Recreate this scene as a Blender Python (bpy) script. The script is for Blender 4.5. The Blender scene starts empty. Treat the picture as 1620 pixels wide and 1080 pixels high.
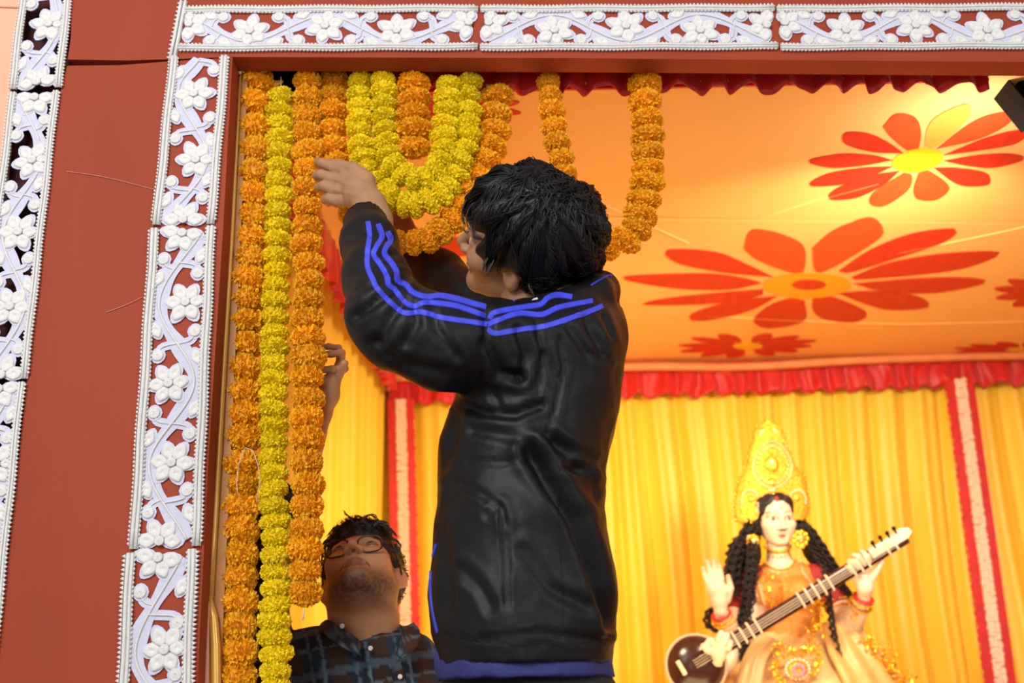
import bpy, bmesh, math, random
import numpy as np
from mathutils import Vector, Matrix, noise
from mathutils.bvhtree import BVHTree

random.seed(7); rng = np.random.default_rng(7)
S = bpy.context.scene
COL = S.collection

# ------------------------------------------------------------------ camera
F_PX, PITCH, ROLL = 1700.0, math.radians(18.75), math.radians(1.2)
CAM = np.array([0.0, 0.0, 1.30])
fw = np.array([0, math.cos(PITCH), math.sin(PITCH)])
r0 = np.array([1.0, 0, 0]); u0 = np.array([0, -math.sin(PITCH), math.cos(PITCH)])
RT = math.cos(ROLL) * r0 - math.sin(ROLL) * u0
UP = math.sin(ROLL) * r0 + math.cos(ROLL) * u0
cam_d = bpy.data.cameras.new('camera'); cam = bpy.data.objects.new('camera', cam_d)
COL.objects.link(cam)
M = Matrix(((RT[0], UP[0], -fw[0], CAM[0]), (RT[1], UP[1], -fw[1], CAM[1]), (RT[2], UP[2], -fw[2], CAM[2]), (0, 0, 0, 1)))
cam.matrix_world = M
cam_d.sensor_width = 36; cam_d.lens = F_PX * 36 / 1620
cam_d.clip_start = 0.05; cam_d.clip_end = 60
cam_d.dof.use_dof = True; cam_d.dof.focus_distance = 1.93; cam_d.dof.aperture_fstop = 2.8
S.camera = cam
# ------------------------------------------------------------------ world, lights, exposure
W = bpy.data.worlds.new('world'); S.world = W; W.use_nodes = True
W.node_tree.nodes['Background'].inputs[0].default_value = (1.0, 0.97, 0.95, 1)
W.node_tree.nodes['Background'].inputs[1].default_value = 0.42
S.view_settings.view_transform = 'Standard'; S.view_settings.look = 'None'
S.view_settings.gamma = 1; S.view_settings.use_curve_mapping = False
S.view_settings.exposure = 0.0

def area(name, loc, target, size, power, color, sy=None, spread=None):
    l = bpy.data.lights.new(name, 'AREA'); l.energy = power; l.color = color; l.size = size
    if sy: l.shape = 'RECTANGLE'; l.size_y = sy
    if spread: l.spread = math.radians(spread)
    o = bpy.data.objects.new(name, l); COL.objects.link(o); o.location = loc
    o.rotation_euler = (Vector(target) - Vector(loc)).to_track_quat('-Z', 'Y').to_euler()
    return o
area('hall_light_and_fill', (-1.3, -1.6, 3.3), (-0.2, 1.9, 2.0), 1.6, 108, (1.0, 0.98, 0.96))
area('hall_light_and_fill', (2.6, -1.0, 2.6), (0.2, 1.9, 2.0), 1.2, 29, (1.0, 0.98, 0.96))
area('hall_light_and_fill', (-0.7, -1.8, 1.3), (-0.25, 2.1, 1.7), 1.2, 10, (1.0, 0.93, 0.84))  # low fill lamp added to brighten the face and neck behind the marigolds
area('stage_flood_and_fill', (1.02, 2.16, 2.33), (0.85, 4.0, 1.7), 0.22, 12, (1.0, 0.83, 0.58), spread=140)
area('stage_flood_and_fill', (1.03, 2.06, 2.36), (0.98, 2.25, 2.54), 0.10, 1.2, (1.0, 0.95, 0.92))
area('stage_flood_and_fill', (-0.10, 2.3, 2.2), (0.5, 4.0, 1.3), 0.25, 7.5, (1.0, 0.80, 0.50), spread=110)  # fill lamp without a fixture, added to light the curtains
area('stage_fill_light', (0.45, 2.75, 0.75), (0.35, 3.1, 2.5), 0.9, 16, (1.0, 0.74, 0.38))  # invented upward fill lamp, added to brighten the middle of the ceiling

# ------------------------------------------------------------------ projection helpers
def ray(px, py): return fw + RT * (px - 810) / F_PX + UP * (540 - py) / F_PX
def P(px, py, Y):
    d = ray(px, py); return CAM + d * (Y / d[1])
def PZ(px, py, z):
    d = ray(px, py); return CAM + d * ((z - CAM[2]) / d[2])
def PX(px, py, x):
    d = ray(px, py); return CAM + d * (x / d[0])
def depth(p): return float(np.dot(np.asarray(p) - CAM, fw))
def m(px, p): return px * depth(p) / F_PX            # pixels to metres at p
def proj(V):
    V = np.asarray(V) - CAM; d = V @ fw
    return 810 + F_PX * (V @ RT) / d, 540 - F_PX * (V @ UP) / d

# ------------------------------------------------------------------ object helpers
def tag(o, label=None, cat=None, group=None, kind=None):
    if label: o['label'] = label
    if cat: o['category'] = cat
    if group: o['group'] = group
    if kind: o['kind'] = kind
    return o
def empty(name, loc=(0, 0, 0)):
    o = bpy.data.objects.new(name, None); o.empty_display_size = 0.05
    COL.objects.link(o); o.location = [float(c) for c in loc]; return o
def mk(name, V, Fc, mat, parent=None, smooth=True, cols=None, world=True):
    me = bpy.data.meshes.new(name)
    V = np.asarray(V, float)
    if parent is not None and world:
        V = V - np.array(wloc(parent))
    me.from_pydata([tuple(v) for v in V.tolist()], [], [tuple(f) for f in (Fc.tolist() if hasattr(Fc, 'tolist') else Fc)])
    if mat: me.materials.append(mat)
    if smooth: me.polygons.foreach_set('use_smooth', [True] * len(me.polygons))
    if cols is not None:
        a = me.color_attributes.new('Col', 'FLOAT_COLOR', 'POINT')
        c = np.ones((len(V), 4)); c[:, :3] = cols; a.data.foreach_set('color', c.ravel())
    me.update()
    o = bpy.data.objects.new(name, me); COL.objects.link(o)
    if parent is not None: o.parent = parent
    return o
def wloc(o):
    v = Vector((0, 0, 0))
    while o is not None: v = v + o.location; o = o.parent
    return v
class MB:
    def __init__(s): s.V = []; s.F = []; s.n = 0
    def add(s, V, Fc):
        V = np.asarray(V, float); s.V.append(V)
        s.F += [tuple(int(i) + s.n for i in f) for f in Fc]; s.n += len(V)
    def build(s, name, mat, parent=None, smooth=True):
        return mk(name, np.concatenate(s.V), s.F, mat, parent, smooth)
    def box(s, lo, hi):
        x0, y0, z0 = lo; x1, y1, z1 = hi
        s.add([(x0,y0,z0),(x1,y0,z0),(x1,y1,z0),(x0,y1,z0),(x0,y0,z1),(x1,y0,z1),(x1,y1,z1),(x0,y1,z1)],
              [(0,3,2,1),(4,5,6,7),(0,1,5,4),(1,2,6,5),(2,3,7,6),(3,0,4,7)])
    def prism(s, pts, n):            # polygon pts extruded by vector n
        pts = np.asarray(pts, float); k = len(pts); n = np.asarray(n, float)
        s.add(np.concatenate([pts, pts + n]), [tuple(range(k)), tuple(range(2*k-1, k-1, -1))] +
              [(i, k+i, k+(i+1) % k, (i+1) % k) for i in range(k)])
    def tube(s, pts, r, sides=6, cap=True):
        pts = np.asarray(pts, float); n = len(pts)
        if np.isscalar(r): r = [r] * n
        T = np.gradient(pts, axis=0); T /= np.linalg.norm(T, axis=1)[:, None] + 1e-12
        ref = np.array([0.13, 1, 0.21]) if abs(T[0] @ np.array([0.13, 1, 0.21])) < 0.9 else np.array([1.0, 0, 0])
        V = []
        for i in range(n):
            a = np.cross(T[i], ref); a /= np.linalg.norm(a) + 1e-12; b = np.cross(T[i], a); ref = np.cross(a, T[i])
            for k in range(sides):
                t = 2 * math.pi * k / sides
                V.append(pts[i] + r[i] * (math.cos(t) * a + math.sin(t) * b))
        Fc = [(i*sides+k, i*sides+(k+1) % sides, (i+1)*sides+(k+1) % sides, (i+1)*sides+k) for i in range(n-1) for k in range(sides)]
        if cap: Fc += [tuple(range(sides))[::-1], tuple((n-1)*sides + k for k in range(sides))]
        s.add(V, Fc)
    def ball(s, c, r, seg=8, rings=5, sc=(1, 1, 1)):
        V = [(0, 0, 1)]; 
        for i in range(1, rings):
            t = math.pi * i / rings
            for k in range(seg):
                a = 2*math.pi*k/seg; V.append((math.sin(t)*math.cos(a), math.sin(t)*math.sin(a), math.cos(t)))
        V.append((0, 0, -1)); L = len(V) - 1
        Fc = [(0, 1+k, 1+(k+1) % seg) for k in range(seg)]
        for i in range(rings-2):
            for k in range(seg):
                a = 1+i*seg; Fc.append((a+k, a+seg+k, a+seg+(k+1) % seg, a+(k+1) % seg))
        a = 1+(rings-2)*seg; Fc += [(a+k, L, a+(k+1) % seg) for k in range(seg)]
        s.add(np.array(V) * np.array(sc) * r + np.array(c), Fc)
def spline(pts, n):
    """Catmull-Rom through points, n samples evenly by parameter then by length"""
    p = np.asarray(pts, float); p = np.vstack([2*p[0]-p[1], p, 2*p[-1]-p[-2]]); out = []
    for i in range(1, len(p)-2):
        for t in np.linspace(0, 1, 14, endpoint=False):
            out.append(0.5*((2*p[i]) + (-p[i-1]+p[i+1])*t + (2*p[i-1]-5*p[i]+4*p[i+1]-p[i+2])*t*t + (-p[i-1]+3*p[i]-3*p[i+1]+p[i+2])*t**3))
    out.append(p[-2]); out = np.array(out)
    L = np.concatenate([[0], np.cumsum(np.linalg.norm(np.diff(out, axis=0), axis=1))])
    q = np.linspace(0, L[-1], n)
    return np.stack([np.interp(q, L, out[:, j]) for j in range(out.shape[1])], 1)

# ------------------------------------------------------------------ materials
def mat(name, color, rough=0.6, var=0.0, vscale=20, bump=0.0, bscale=80, metal=0.0, spec=0.5, sheen=0.0,
        attr=False, stretch=None, objvar=0.0, trans=0.0, sss=0.0, emit=None, estr=0):
    ma = bpy.data.materials.new(name); ma.use_nodes = True
    nt = ma.node_tree; N = nt.nodes; L = nt.links; b = N['Principled BSDF']
    b.inputs['Roughness'].default_value = rough; b.inputs['Metallic'].default_value = metal
    b.inputs['Specular IOR Level'].default_value = spec
    if sheen: b.inputs['Sheen Weight'].default_value = sheen
    if sss:
        b.inputs['Subsurface Weight'].default_value = sss; b.inputs['Subsurface Radius'].default_value = (1, .35, .2)
        b.inputs['Subsurface Scale'].default_value = 0.008
    c = tuple(color) + (1,)
    tc = N.new('ShaderNodeTexCoord'); vec = tc.outputs['Object']
    if stretch:
        mp = N.new('ShaderNodeMapping'); mp.inputs['Scale'].default_value = stretch; L.new(vec, mp.inputs[0]); vec = mp.outputs[0]
    src = None
    if attr:
        a = N.new('ShaderNodeAttribute'); a.attribute_name = 'Col'; src = a.outputs['Color']
    else:
        r = N.new('ShaderNodeRGB'); r.outputs[0].default_value = c; src = r.outputs[0]
    if var or objvar:
        hs = N.new('ShaderNodeHueSaturation'); L.new(src, hs.inputs['Color']); v = None
        nz = N.new('ShaderNodeTexNoise'); nz.inputs['Scale'].default_value = vscale; nz.inputs['Detail'].default_value = 5
        L.new(vec, nz.inputs['Vector'])
        mr = N.new('ShaderNodeMapRange'); mr.inputs[1].default_value = .25; mr.inputs[2].default_value = .75
        mr.inputs[3].default_value = 1 - var; mr.inputs[4].default_value = 1 + var; L.new(nz.outputs[0], mr.inputs[0]); v = mr.outputs[0]
        if objvar:
            oi = N.new('ShaderNodeObjectInfo'); m2 = N.new('ShaderNodeMapRange'); L.new(oi.outputs['Random'], m2.inputs[0])
            m2.inputs[3].default_value = 1 - objvar; m2.inputs[4].default_value = 1 + objvar
            mu = N.new('ShaderNodeMath'); mu.operation = 'MULTIPLY'; L.new(v, mu.inputs[0]); L.new(m2.outputs[0], mu.inputs[1]); v = mu.outputs[0]
        L.new(v, hs.inputs['Value']); src = hs.outputs[0]
    L.new(src, b.inputs['Base Color'])
    if bump:
        nb = N.new('ShaderNodeTexNoise'); nb.inputs['Scale'].default_value = bscale; nb.inputs['Detail'].default_value = 4
        L.new(vec, nb.inputs['Vector'])
        bp = N.new('ShaderNodeBump'); bp.inputs['Strength'].default_value = bump; bp.inputs['Distance'].default_value = .004
        L.new(nb.outputs[0], bp.inputs['Height']); L.new(bp.outputs[0], b.inputs['Normal'])
    if trans:
        t = N.new('ShaderNodeBsdfTranslucent'); L.new(src, t.inputs[0]); mx = N.new('ShaderNodeMixShader'); mx.inputs[0].default_value = trans
        L.new(b.outputs[0], mx.inputs[1]); L.new(t.outputs[0], mx.inputs[2]); L.new(mx.outputs[0], N['Material Output'].inputs[0])
    if emit:
        b.inputs['Emission Color'].default_value = tuple(emit) + (1,); b.inputs['Emission Strength'].default_value = estr
    return ma
def hexc(r, g, b):
    f = lambda v: ((v/255+.055)/1.055)**2.4 if v/255 > .04045 else v/255/12.92
    return (f(r), f(g), f(b))

M_RED = mat('painted_ply', (0.335, 0.052, 0.021), .6, .10, 6, .25, 60, stretch=(1, 1, .35), spec=.2)
M_DARKRED = mat('maroon_cloth', (0.07, 0.006, 0.008), .8, .1, 30)
M_PEACH = mat('peach_cloth', (0.85, 0.45, 0.30), .8, .04, 10)
M_PAPER = mat('white_pith', (0.77, 0.765, 0.75), .75, .05, 90, .35, 260)
M_LAV = mat('lavender_paper', (0.63, 0.625, 0.79), .8, .05, 60, .25, 200)
M_ORANGE = mat('orange_marigold', (1, .42, .01), .65, .06, 60, attr=True, objvar=.06, trans=.18)
M_YELLOW = M_ORANGE
M_STRING = mat('cotton_string', (0.8, 0.72, 0.6), .8)
M_GOLDCLOTH = mat('gold_cloth', (0.80, 0.46, 0.10), .32, .08, 30, metal=.35)
M_SATIN = mat('yellow_satin', (1.0, 0.66, 0.055), .42, .05, 12, .08, 150, stretch=(1, 1, .1))
M_CEIL = mat('orange_ceiling_cloth', (1.0, 0.54, 0.17), .62, .03, 5, .1, 200)
M_REDCLOTH = mat('red_satin', (0.62, 0.012, 0.010), .42, .15, 25, .15, 120, sheen=.3)
M_APPL = mat('red_applique', (0.66, 0.022, 0.008), .6, .10, 60, .15, 200, stretch=(1, .25, 1))
M_APPLO = mat('orange_applique', (0.74, 0.075, 0.012), .6, .14, 60, .15, 200, stretch=(1, .25, 1))
M_APPLY = mat('gold_applique', (0.85, 0.38, 0.05), .6, .10, 60)
M_APPLC = mat('yellow_applique', (0.95, 0.55, 0.01), .6, .06, 60)
M_APPLCO = mat('amber_applique', (1.0, 0.40, 0.01), .6, .06, 60)
M_BLACK = mat('black_metal', (0.005, 0.005, 0.005), .6, .1, 20, spec=.15)
M_VOID = mat('void_black', (0.012, 0.010, 0.010), .9, .1, 20)  # near-black colour standing in for the darkness behind gaps
M_FLOOR = mat('stage_carpet', (0.32, 0.08, 0.05), .9, .1, 60, .3, 200)
M_LAMP = mat('lamp_glass', (1, .85, .6), .3, emit=(1, .85, .55), estr=3)
M_CREAM = mat('cream_fringe', (0.95, 0.72, 0.52), .85, .08, 120, .5, 200)

# ------------------------------------------------------------------ SDF toolkit
def sdf_mesh(fn, lo, hi, h):
    lo = np.asarray(lo, float); hi = np.asarray(hi, float)
    n = np.ceil((hi - lo) / h).astype(int) + 1
    ax = [lo[i] + h * np.arange(n[i]) for i in range(3)]
    X, Y, Z = np.meshgrid(*ax, indexing='ij')
    Pn = np.stack([X, Y, Z], -1).reshape(-1, 3)
    D = np.concatenate([fn(c) for c in np.array_split(Pn, max(1, len(Pn)//200000))]).reshape(n)
    D[0] = D[-1] = 1; D[:, 0] = D[:, -1] = 1; D[:, :, 0] = D[:, :, -1] = 1
    ins = D < 0
    c = [slice(0, -1), slice(1, None)]
    cnt = np.zeros(tuple(n - 1), np.int8); acc = np.zeros(tuple(n - 1) + (3,)); 
    corners = [(i, j, k) for i in (0, 1) for j in (0, 1) for k in (0, 1)]
    for a in corners:
        for ax_ in range(3):
            if a[ax_] == 1: continue
            b = list(a); b[ax_] = 1
            A = D[c[a[0]], c[a[1]], c[a[2]]]; B = D[c[b[0]], c[b[1]], c[b[2]]]
            mk_ = (A < 0) != (B < 0)
            t = A / np.where(mk_, A - B, 1)
            cnt += mk_
            for q in range(3):
                acc[..., q] += np.where(mk_, a[q] + (t if q == ax_ else 0), 0)
    act = cnt > 0
    idx = -np.ones(act.shape, int); idx[act] = np.arange(act.sum())
    base = np.argwhere(act)
    V = lo + h * (base + acc[act] / cnt[act][:, None])
    Fs = []
    for ax_ in range(3):
        o1, o2 = (ax_+1) % 3, (ax_+2) % 3
        sl = [slice(1, -1)] * 3; sl[ax_] = slice(0, -1)
        sl2 = list(sl); sl2[ax_] = slice(1, None)
        A = ins[tuple(sl)]; B = ins[tuple(sl2)]
        off = np.array([1, 1, 1]); off[ax_] = 0
        for cond, flip in ((A & ~B, False), (~A & B, True)):
            e = np.argwhere(cond) + off
            d1 = np.zeros(3, int); d1[o1] = 1; d2 = np.zeros(3, int); d2[o2] = 1
            g = lambda q: idx[q[:, 0], q[:, 1], q[:, 2]]
            q = np.stack([g(e - d1 - d2), g(e - d2), g(e), g(e - d1)], 1)
            Fs.append(q[:, ::-1] if flip else q)
    return V, np.concatenate(Fs)
def seg(p, a, b, ra, rb):
    a = np.asarray(a, float); b = np.asarray(b, float); ab = b - a
    t = np.clip((p - a) @ ab / (ab @ ab + 1e-12), 0, 1)
    return np.linalg.norm(p - a - t[:, None] * ab, axis=1) - (ra + (rb - ra) * t)
def ell(p, c, r):
    q = (p - np.asarray(c)) / np.asarray(r); k = np.linalg.norm(q, axis=1)
    return (k - 1) * min(r)
def smin(a, b, k):
    h = np.clip(.5 + .5 * (b - a) / k, 0, 1); return b * (1 - h) + a * h - k * h * (1 - h)
def smax(a, b, k): return -smin(-a, -b, k)
def chain(p, pts, k=None):
    """pts = [(xyz, r), ...]"""
    d = None
    for (a, ra), (b, rb) in zip(pts[:-1], pts[1:]):
        e = seg(p, a, b, ra, rb); d = e if d is None else np.minimum(d, e) if not k else smin(d, e, k)
    return d
def pc(px, py, Y, r):
    q = P(px, py, Y); return (q, m(r, q))
def pts_chain(*a): return [pc(*t) for t in a]
def loft(p, rings):
    """rings [(centre xyz, half width x, half depth y)] stacked in z"""
    R = sorted(rings, key=lambda t: t[0][2]); z = [t[0][2] for t in R]
    zz = np.clip(p[:, 2], z[0], z[-1])
    cx = np.interp(zz, z, [t[0][0] for t in R]); cy = np.interp(zz, z, [t[0][1] for t in R])
    a = np.interp(zz, z, [t[1] for t in R]); b = np.interp(zz, z, [t[2] for t in R])
    k = np.sqrt(((p[:, 0]-cx)/a)**2 + ((p[:, 1]-cy)/b)**2)
    d = (k - 1) * np.minimum(a, b)
    return np.maximum(d, np.abs(p[:, 2] - zz) * 1.0 + np.where(p[:, 2] != zz, 0, -9) ) if False else np.maximum(d, np.maximum(p[:, 2]-z[-1], z[0]-p[:, 2]))
def bounds(ch, pad=.02):
    lo = np.min([np.asarray(c) - r for c, r in ch], axis=0) - pad; hi = np.max([np.asarray(c) + r for c, r in ch], axis=0) + pad
    return lo, hi
def normals(V, Fq):
    a = V[Fq[:, 2]] - V[Fq[:, 0]]; b = V[Fq[:, 3]] - V[Fq[:, 1]]; n = np.cross(a, b)
    N_ = np.zeros_like(V)
    for k in range(4): np.add.at(N_, Fq[:, k], n)
    return N_ / (np.linalg.norm(N_, axis=1)[:, None] + 1e-12)
def relax(V, Fq, it=2, lam=.5):
    for _ in range(it):
        s = np.zeros_like(V); c = np.zeros(len(V))
        for k in range(4):
            j = Fq[:, (k+1) % 4]; np.add.at(s, Fq[:, k], V[j]); np.add.at(c, Fq[:, k], 1)
        V = V + lam * (s / c[:, None] - V)
    return V
def nz3(V, scale, seed=0.0):
    return np.array([noise.noise(Vector((v[0]*scale+seed, v[1]*scale, v[2]*scale))) for v in V])
def polydist(px, py, line):
    d = np.full(len(px), 1e9); q = np.stack([px, py], 1)
    for a, b in zip(line[:-1], line[1:]):
        a = np.array(a, float); b = np.array(b, float); ab = b - a
        t = np.clip((q - a) @ ab / (ab @ ab), 0, 1); d = np.minimum(d, np.linalg.norm(q - a - t[:, None]*ab, axis=1))
    return d
def cast(bvh, px, py):
    d = Vector(ray(px, py)).normalized(); h = bvh.ray_cast(Vector(CAM), d)
    return (np.array(h[0]), np.array(h[1])) if h[0] is not None else (None, None)
def decal(mb, bvh, line, w, off=.0015, n=None, thick=.0012):
    """ribbon laid on a surface along a pixel polyline"""
    L = np.array(line, float); n = n or max(4, int(np.sum(np.linalg.norm(np.diff(L, axis=0), axis=1)) / 5))
    q = spline(L, n); T = np.gradient(q, axis=0); T /= np.linalg.norm(T, axis=1)[:, None] + 1e-9
    rows = []
    for i in range(n):
        nx = np.array([-T[i][1], T[i][0]]); ww = w if np.isscalar(w) else np.interp(i/(n-1), np.linspace(0, 1, len(w)), w)
        row = []
        for s_, o_ in ((-1, -.3), (-.93, 1), (0, 1), (.93, 1), (1, -.3)):
            h, nn = cast(bvh, *(q[i] + nx * s_ * ww / 2))
            if h is None: row = None; break
            row.append(h + nn * (off if o_ > 0 else off - thick - .001) )
        rows.append(row)
    V = []; Fc = []; prev = None
    for r_ in rows:
        if r_ is None: prev = None; continue
        b = len(V); V += r_
        if prev is not None and np.linalg.norm(V[prev+2] - V[b+2]) < .03:
            Fc += [(prev+k, b+k, b+k+1, prev+k+1) for k in range(4)]
        prev = b
    if V and Fc: mb.add(V, Fc)
# ================================================================== STAGE SHELL
YF, YG, YB = 1.85, 1.935, 4.0
ZC = 2.54                                            # ceiling cloth height
XL = P(385, 500, 2.0)[0]                             # left side wall
XL = -0.475
ZF = 0.45                                            # stage floor
def struct(name, mb_, mt, parent=None, smooth=False, label=None):
    o = mb_.build(name, mt, parent, smooth)
    if parent is None: o['kind'] = 'structure'
    if label: o['label'] = label
    return o
b = MB(); b.box((-3.2, -3.2, -0.06), (3.6, 6, 0)); struct('floor', b, mat('hall_floor', (0.25, 0.23, 0.21), .7, .1, 4))
b = MB(); b.box((XL-.25, 1.45, 0.02), (3.0, YB+.3, ZF)); struct('floor_stage', b, M_FLOOR, label='red carpeted stage floor')
b = MB(); b.box((-1.4, YB+.10, ZF), (3.0, YB+.16, 3.3)); struct('wall_back', b, M_VOID)
b = MB(); b.box((XL-.28, 1.93, ZF), (XL-.23, YB+.1, 3.3)); struct('wall_left', b, M_VOID)
b = MB(); b.box((2.7, 1.93, ZF), (2.76, YB+.1, 3.3)); struct('wall_right', b, M_GOLDCLOTH)
b = MB(); b.box((XL-.28, 1.93, 3.0), (2.76, YB+.1, 3.05)); struct('trim_1', b, M_VOID, label='added dark sheet above the cloth ceiling that keeps its corner gap black')  # sheet added overhead so the notch in the ceiling looks dark

wf = empty('wall_front', P(300, 500, YF)); wf['kind'] = 'structure'
def board(pts, mt, Y=YF, t=.05, name='ply_board', parent=wf, label=None):
    b_ = MB(); b_.prism([P(x, y, Y) for x, y in pts][::-1], (0, t, 0)); o = b_.build(name, mt, parent, False)
    if label: o['label'] = label
    return o
board([(118, -220), (112, 60), (107, 94), (200, 95.5), (286, 93), (368, 90), (900, 92), (1250, 95), (1760, 99), (1760, -220)], M_RED)
board([(106, 104), (190, 103), (268, 97), (368, 91), (366.5, 110), (353, 360), (330, 720), (316, 1000), (308, 1180), (-24, 1180), (0, 1000), (42, 606), (96, 143)], M_RED, YF+.001)
# boards keep thin unevenness: raised scratches
for ln in ([(106, 271), (170, 281), (245, 300)], [(168, 494), (200, 482), (225, 470)]):
    b = MB(); b.tube([P(x, y, YF-.0002) for x, y in spline(ln, 12)], .0011, 6); b.build('scratch', mat('scratched_paint', (.55, .17, .12), .5), wf, False)
board([(-140, -220), (116, -220), (112, 200), (60, 620), (10, 1180), (-180, 1180)], M_DARKRED, YF+.03, .01, 'cloth_backing')
board([(90, 80), (380, 80), (380, 120), (90, 120)], M_VOID, YF+.04+.012, .005, 'shadow_gap_backing')
b = MB(); b.prism([P(x, y, YF-.004) for x, y in [(-500, -220), (34, -220), (32, 0), (12, 180), (-40, 700), (-60, 1180), (-500, 1180)]][::-1], (0, .03, 0))
b.build('wall_outer', M_PEACH, None, False)['kind'] = 'structure'
bpy.data.objects['wall_outer'].name = 'wall_side'
b = MB(); b.tube([P(-40, 8, YF-.006), P(34, 12, YF-.006)], .002, 5); b.build('seam', M_PEACH, bpy.data.objects['wall_side'])

# gold cloth edging along the left jamb + loose folded end
ge = empty('gold_edging', P(345, 700, YF+.06)); tag(ge, 'gold satin edging running down the left side of the opening beside the marigolds', 'edging')
b = MB(); q = [(379, 112), (372, 250), (366, 360), (354, 560), (345, 720), (336, 860), (331, 946)]
b.tube([P(x+1.5, y, YF+.055) for x, y in q], [.0028, .003, .0042, .005, .0055, .006, .0065], 8); b.build('rolled_hem', M_GOLDCLOTH, ge)
b = MB(); q = [(331, 944), (337, 975), (340, 1020), (341, 1090), (342, 1180)]
b.tube([P(x+1, y, YF+.052) for x, y in q], [.004, .0075, .009, .009, .009], 8); b.build('rolled_hem', M_GOLDCLOTH, ge)
b = MB(); b.ball(P(379.5, 115, YF+.05), .0035); b.build('pin', M_PAPER, ge)
b = MB(); b.prism([P(x, y, YF+.062) for x, y in [(380, 112), (392, 112), (365, 720), (352, 1000), (350, 1180), (336, 1180), (330, 950), (344, 720), (366, 360)]][::-1], (0, .003, 0)); b.build('flat_edge', mat('brown_gold_cloth', (.50, .22, .05), .5, .1, 30), ge, False)
b = MB(); b.prism([P(x, y, YF+.045) for x, y in [(326, 950), (331, 952), (329, 1180), (318, 1180)]][::-1], (0, .003, 0)); b.build('peach_lining', M_PEACH, ge, False)

# ================================================================== SHOLA LACE PANELS
def petal_mesh(L=.032, w=.0122, h=.0028):
    V = []; k = 12; out = []
    for i in range(k):
        t = 2*math.pi*i/k; x = .5 + .5*math.cos(t); y = math.sin(t) * (1.08 - .42*abs(math.cos(t)))
        out.append((x, y))
    for s_, z in ((1, -.0006), (.97, h*.7), (.70, h), (.26, h*.9), (.13, h*.1)):
        for x, y in out: V.append(((.5+(x-.5)*s_)*L, y*s_*w, z))
    F_ = [(r*k+i, r*k+(i+1) % k, (r+1)*k+(i+1) % k, (r+1)*k+i) for r in range(4) for i in range(k)]
    F_.append(tuple(4*k+i for i in range(k)))
    me = bpy.data.meshes.new('petal'); me.from_pydata(V, [], F_); me.materials.append(M_PAPER)
    me.polygons.foreach_set('use_smooth', [True]*len(me.polygons)); me.update(); return me
ME_PET = petal_mesh()
def coil(mb_, c, r, fr, h=.004):
    """flat spiral rosette of pith rolls: rings with a small hole"""
    u, v, n = fr
    prof = [(1, 0), (1, .55), (.86, .95), (.74, .62), (.62, 1.05), (.46, .75), (.34, 1.15), (.14, 1.15), (.10, .2)]
    k = 14; V = []
    for a, z in prof:
        for i in range(k):
            t = 2*math.pi*i/k; V.append(np.array(c) + u*r*a*math.cos(t) + v*r*a*math.sin(t) + n*h*z)
    F_ = [(j*k+i, j*k+(i+1) % k, (j+1)*k+(i+1) % k, (j+1)*k+i) for j in range(len(prof)-1) for i in range(k)]
    F_.append(tuple((len(prof)-1)*k+i for i in range(k))); mb_.add(V, F_)
def oval(mb_, c, L, w, ang, fr, h):
    u, v, n = fr; d = u*math.cos(ang)+v*math.sin(ang); e = -u*math.sin(ang)+v*math.cos(ang); k = 12; V = []
    for s_, z in ((1, 0), (1, h), (.2, h*1.02)):
        for i in range(k):
            t = 2*math.pi*i/k; V.append(np.array(c) + d*L*.5*s_*math.cos(t) + e*w*.5*s_*math.sin(t)*(1-.2*math.cos(t)**2) + n*z)
    mb_.add(V, [(j*k+i, j*k+(i+1) % k, (j+1)*k+(i+1) % k, (j+1)*k+i) for j in range(2) for i in range(k)] + [tuple(2*k+i for i in range(k))])
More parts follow.
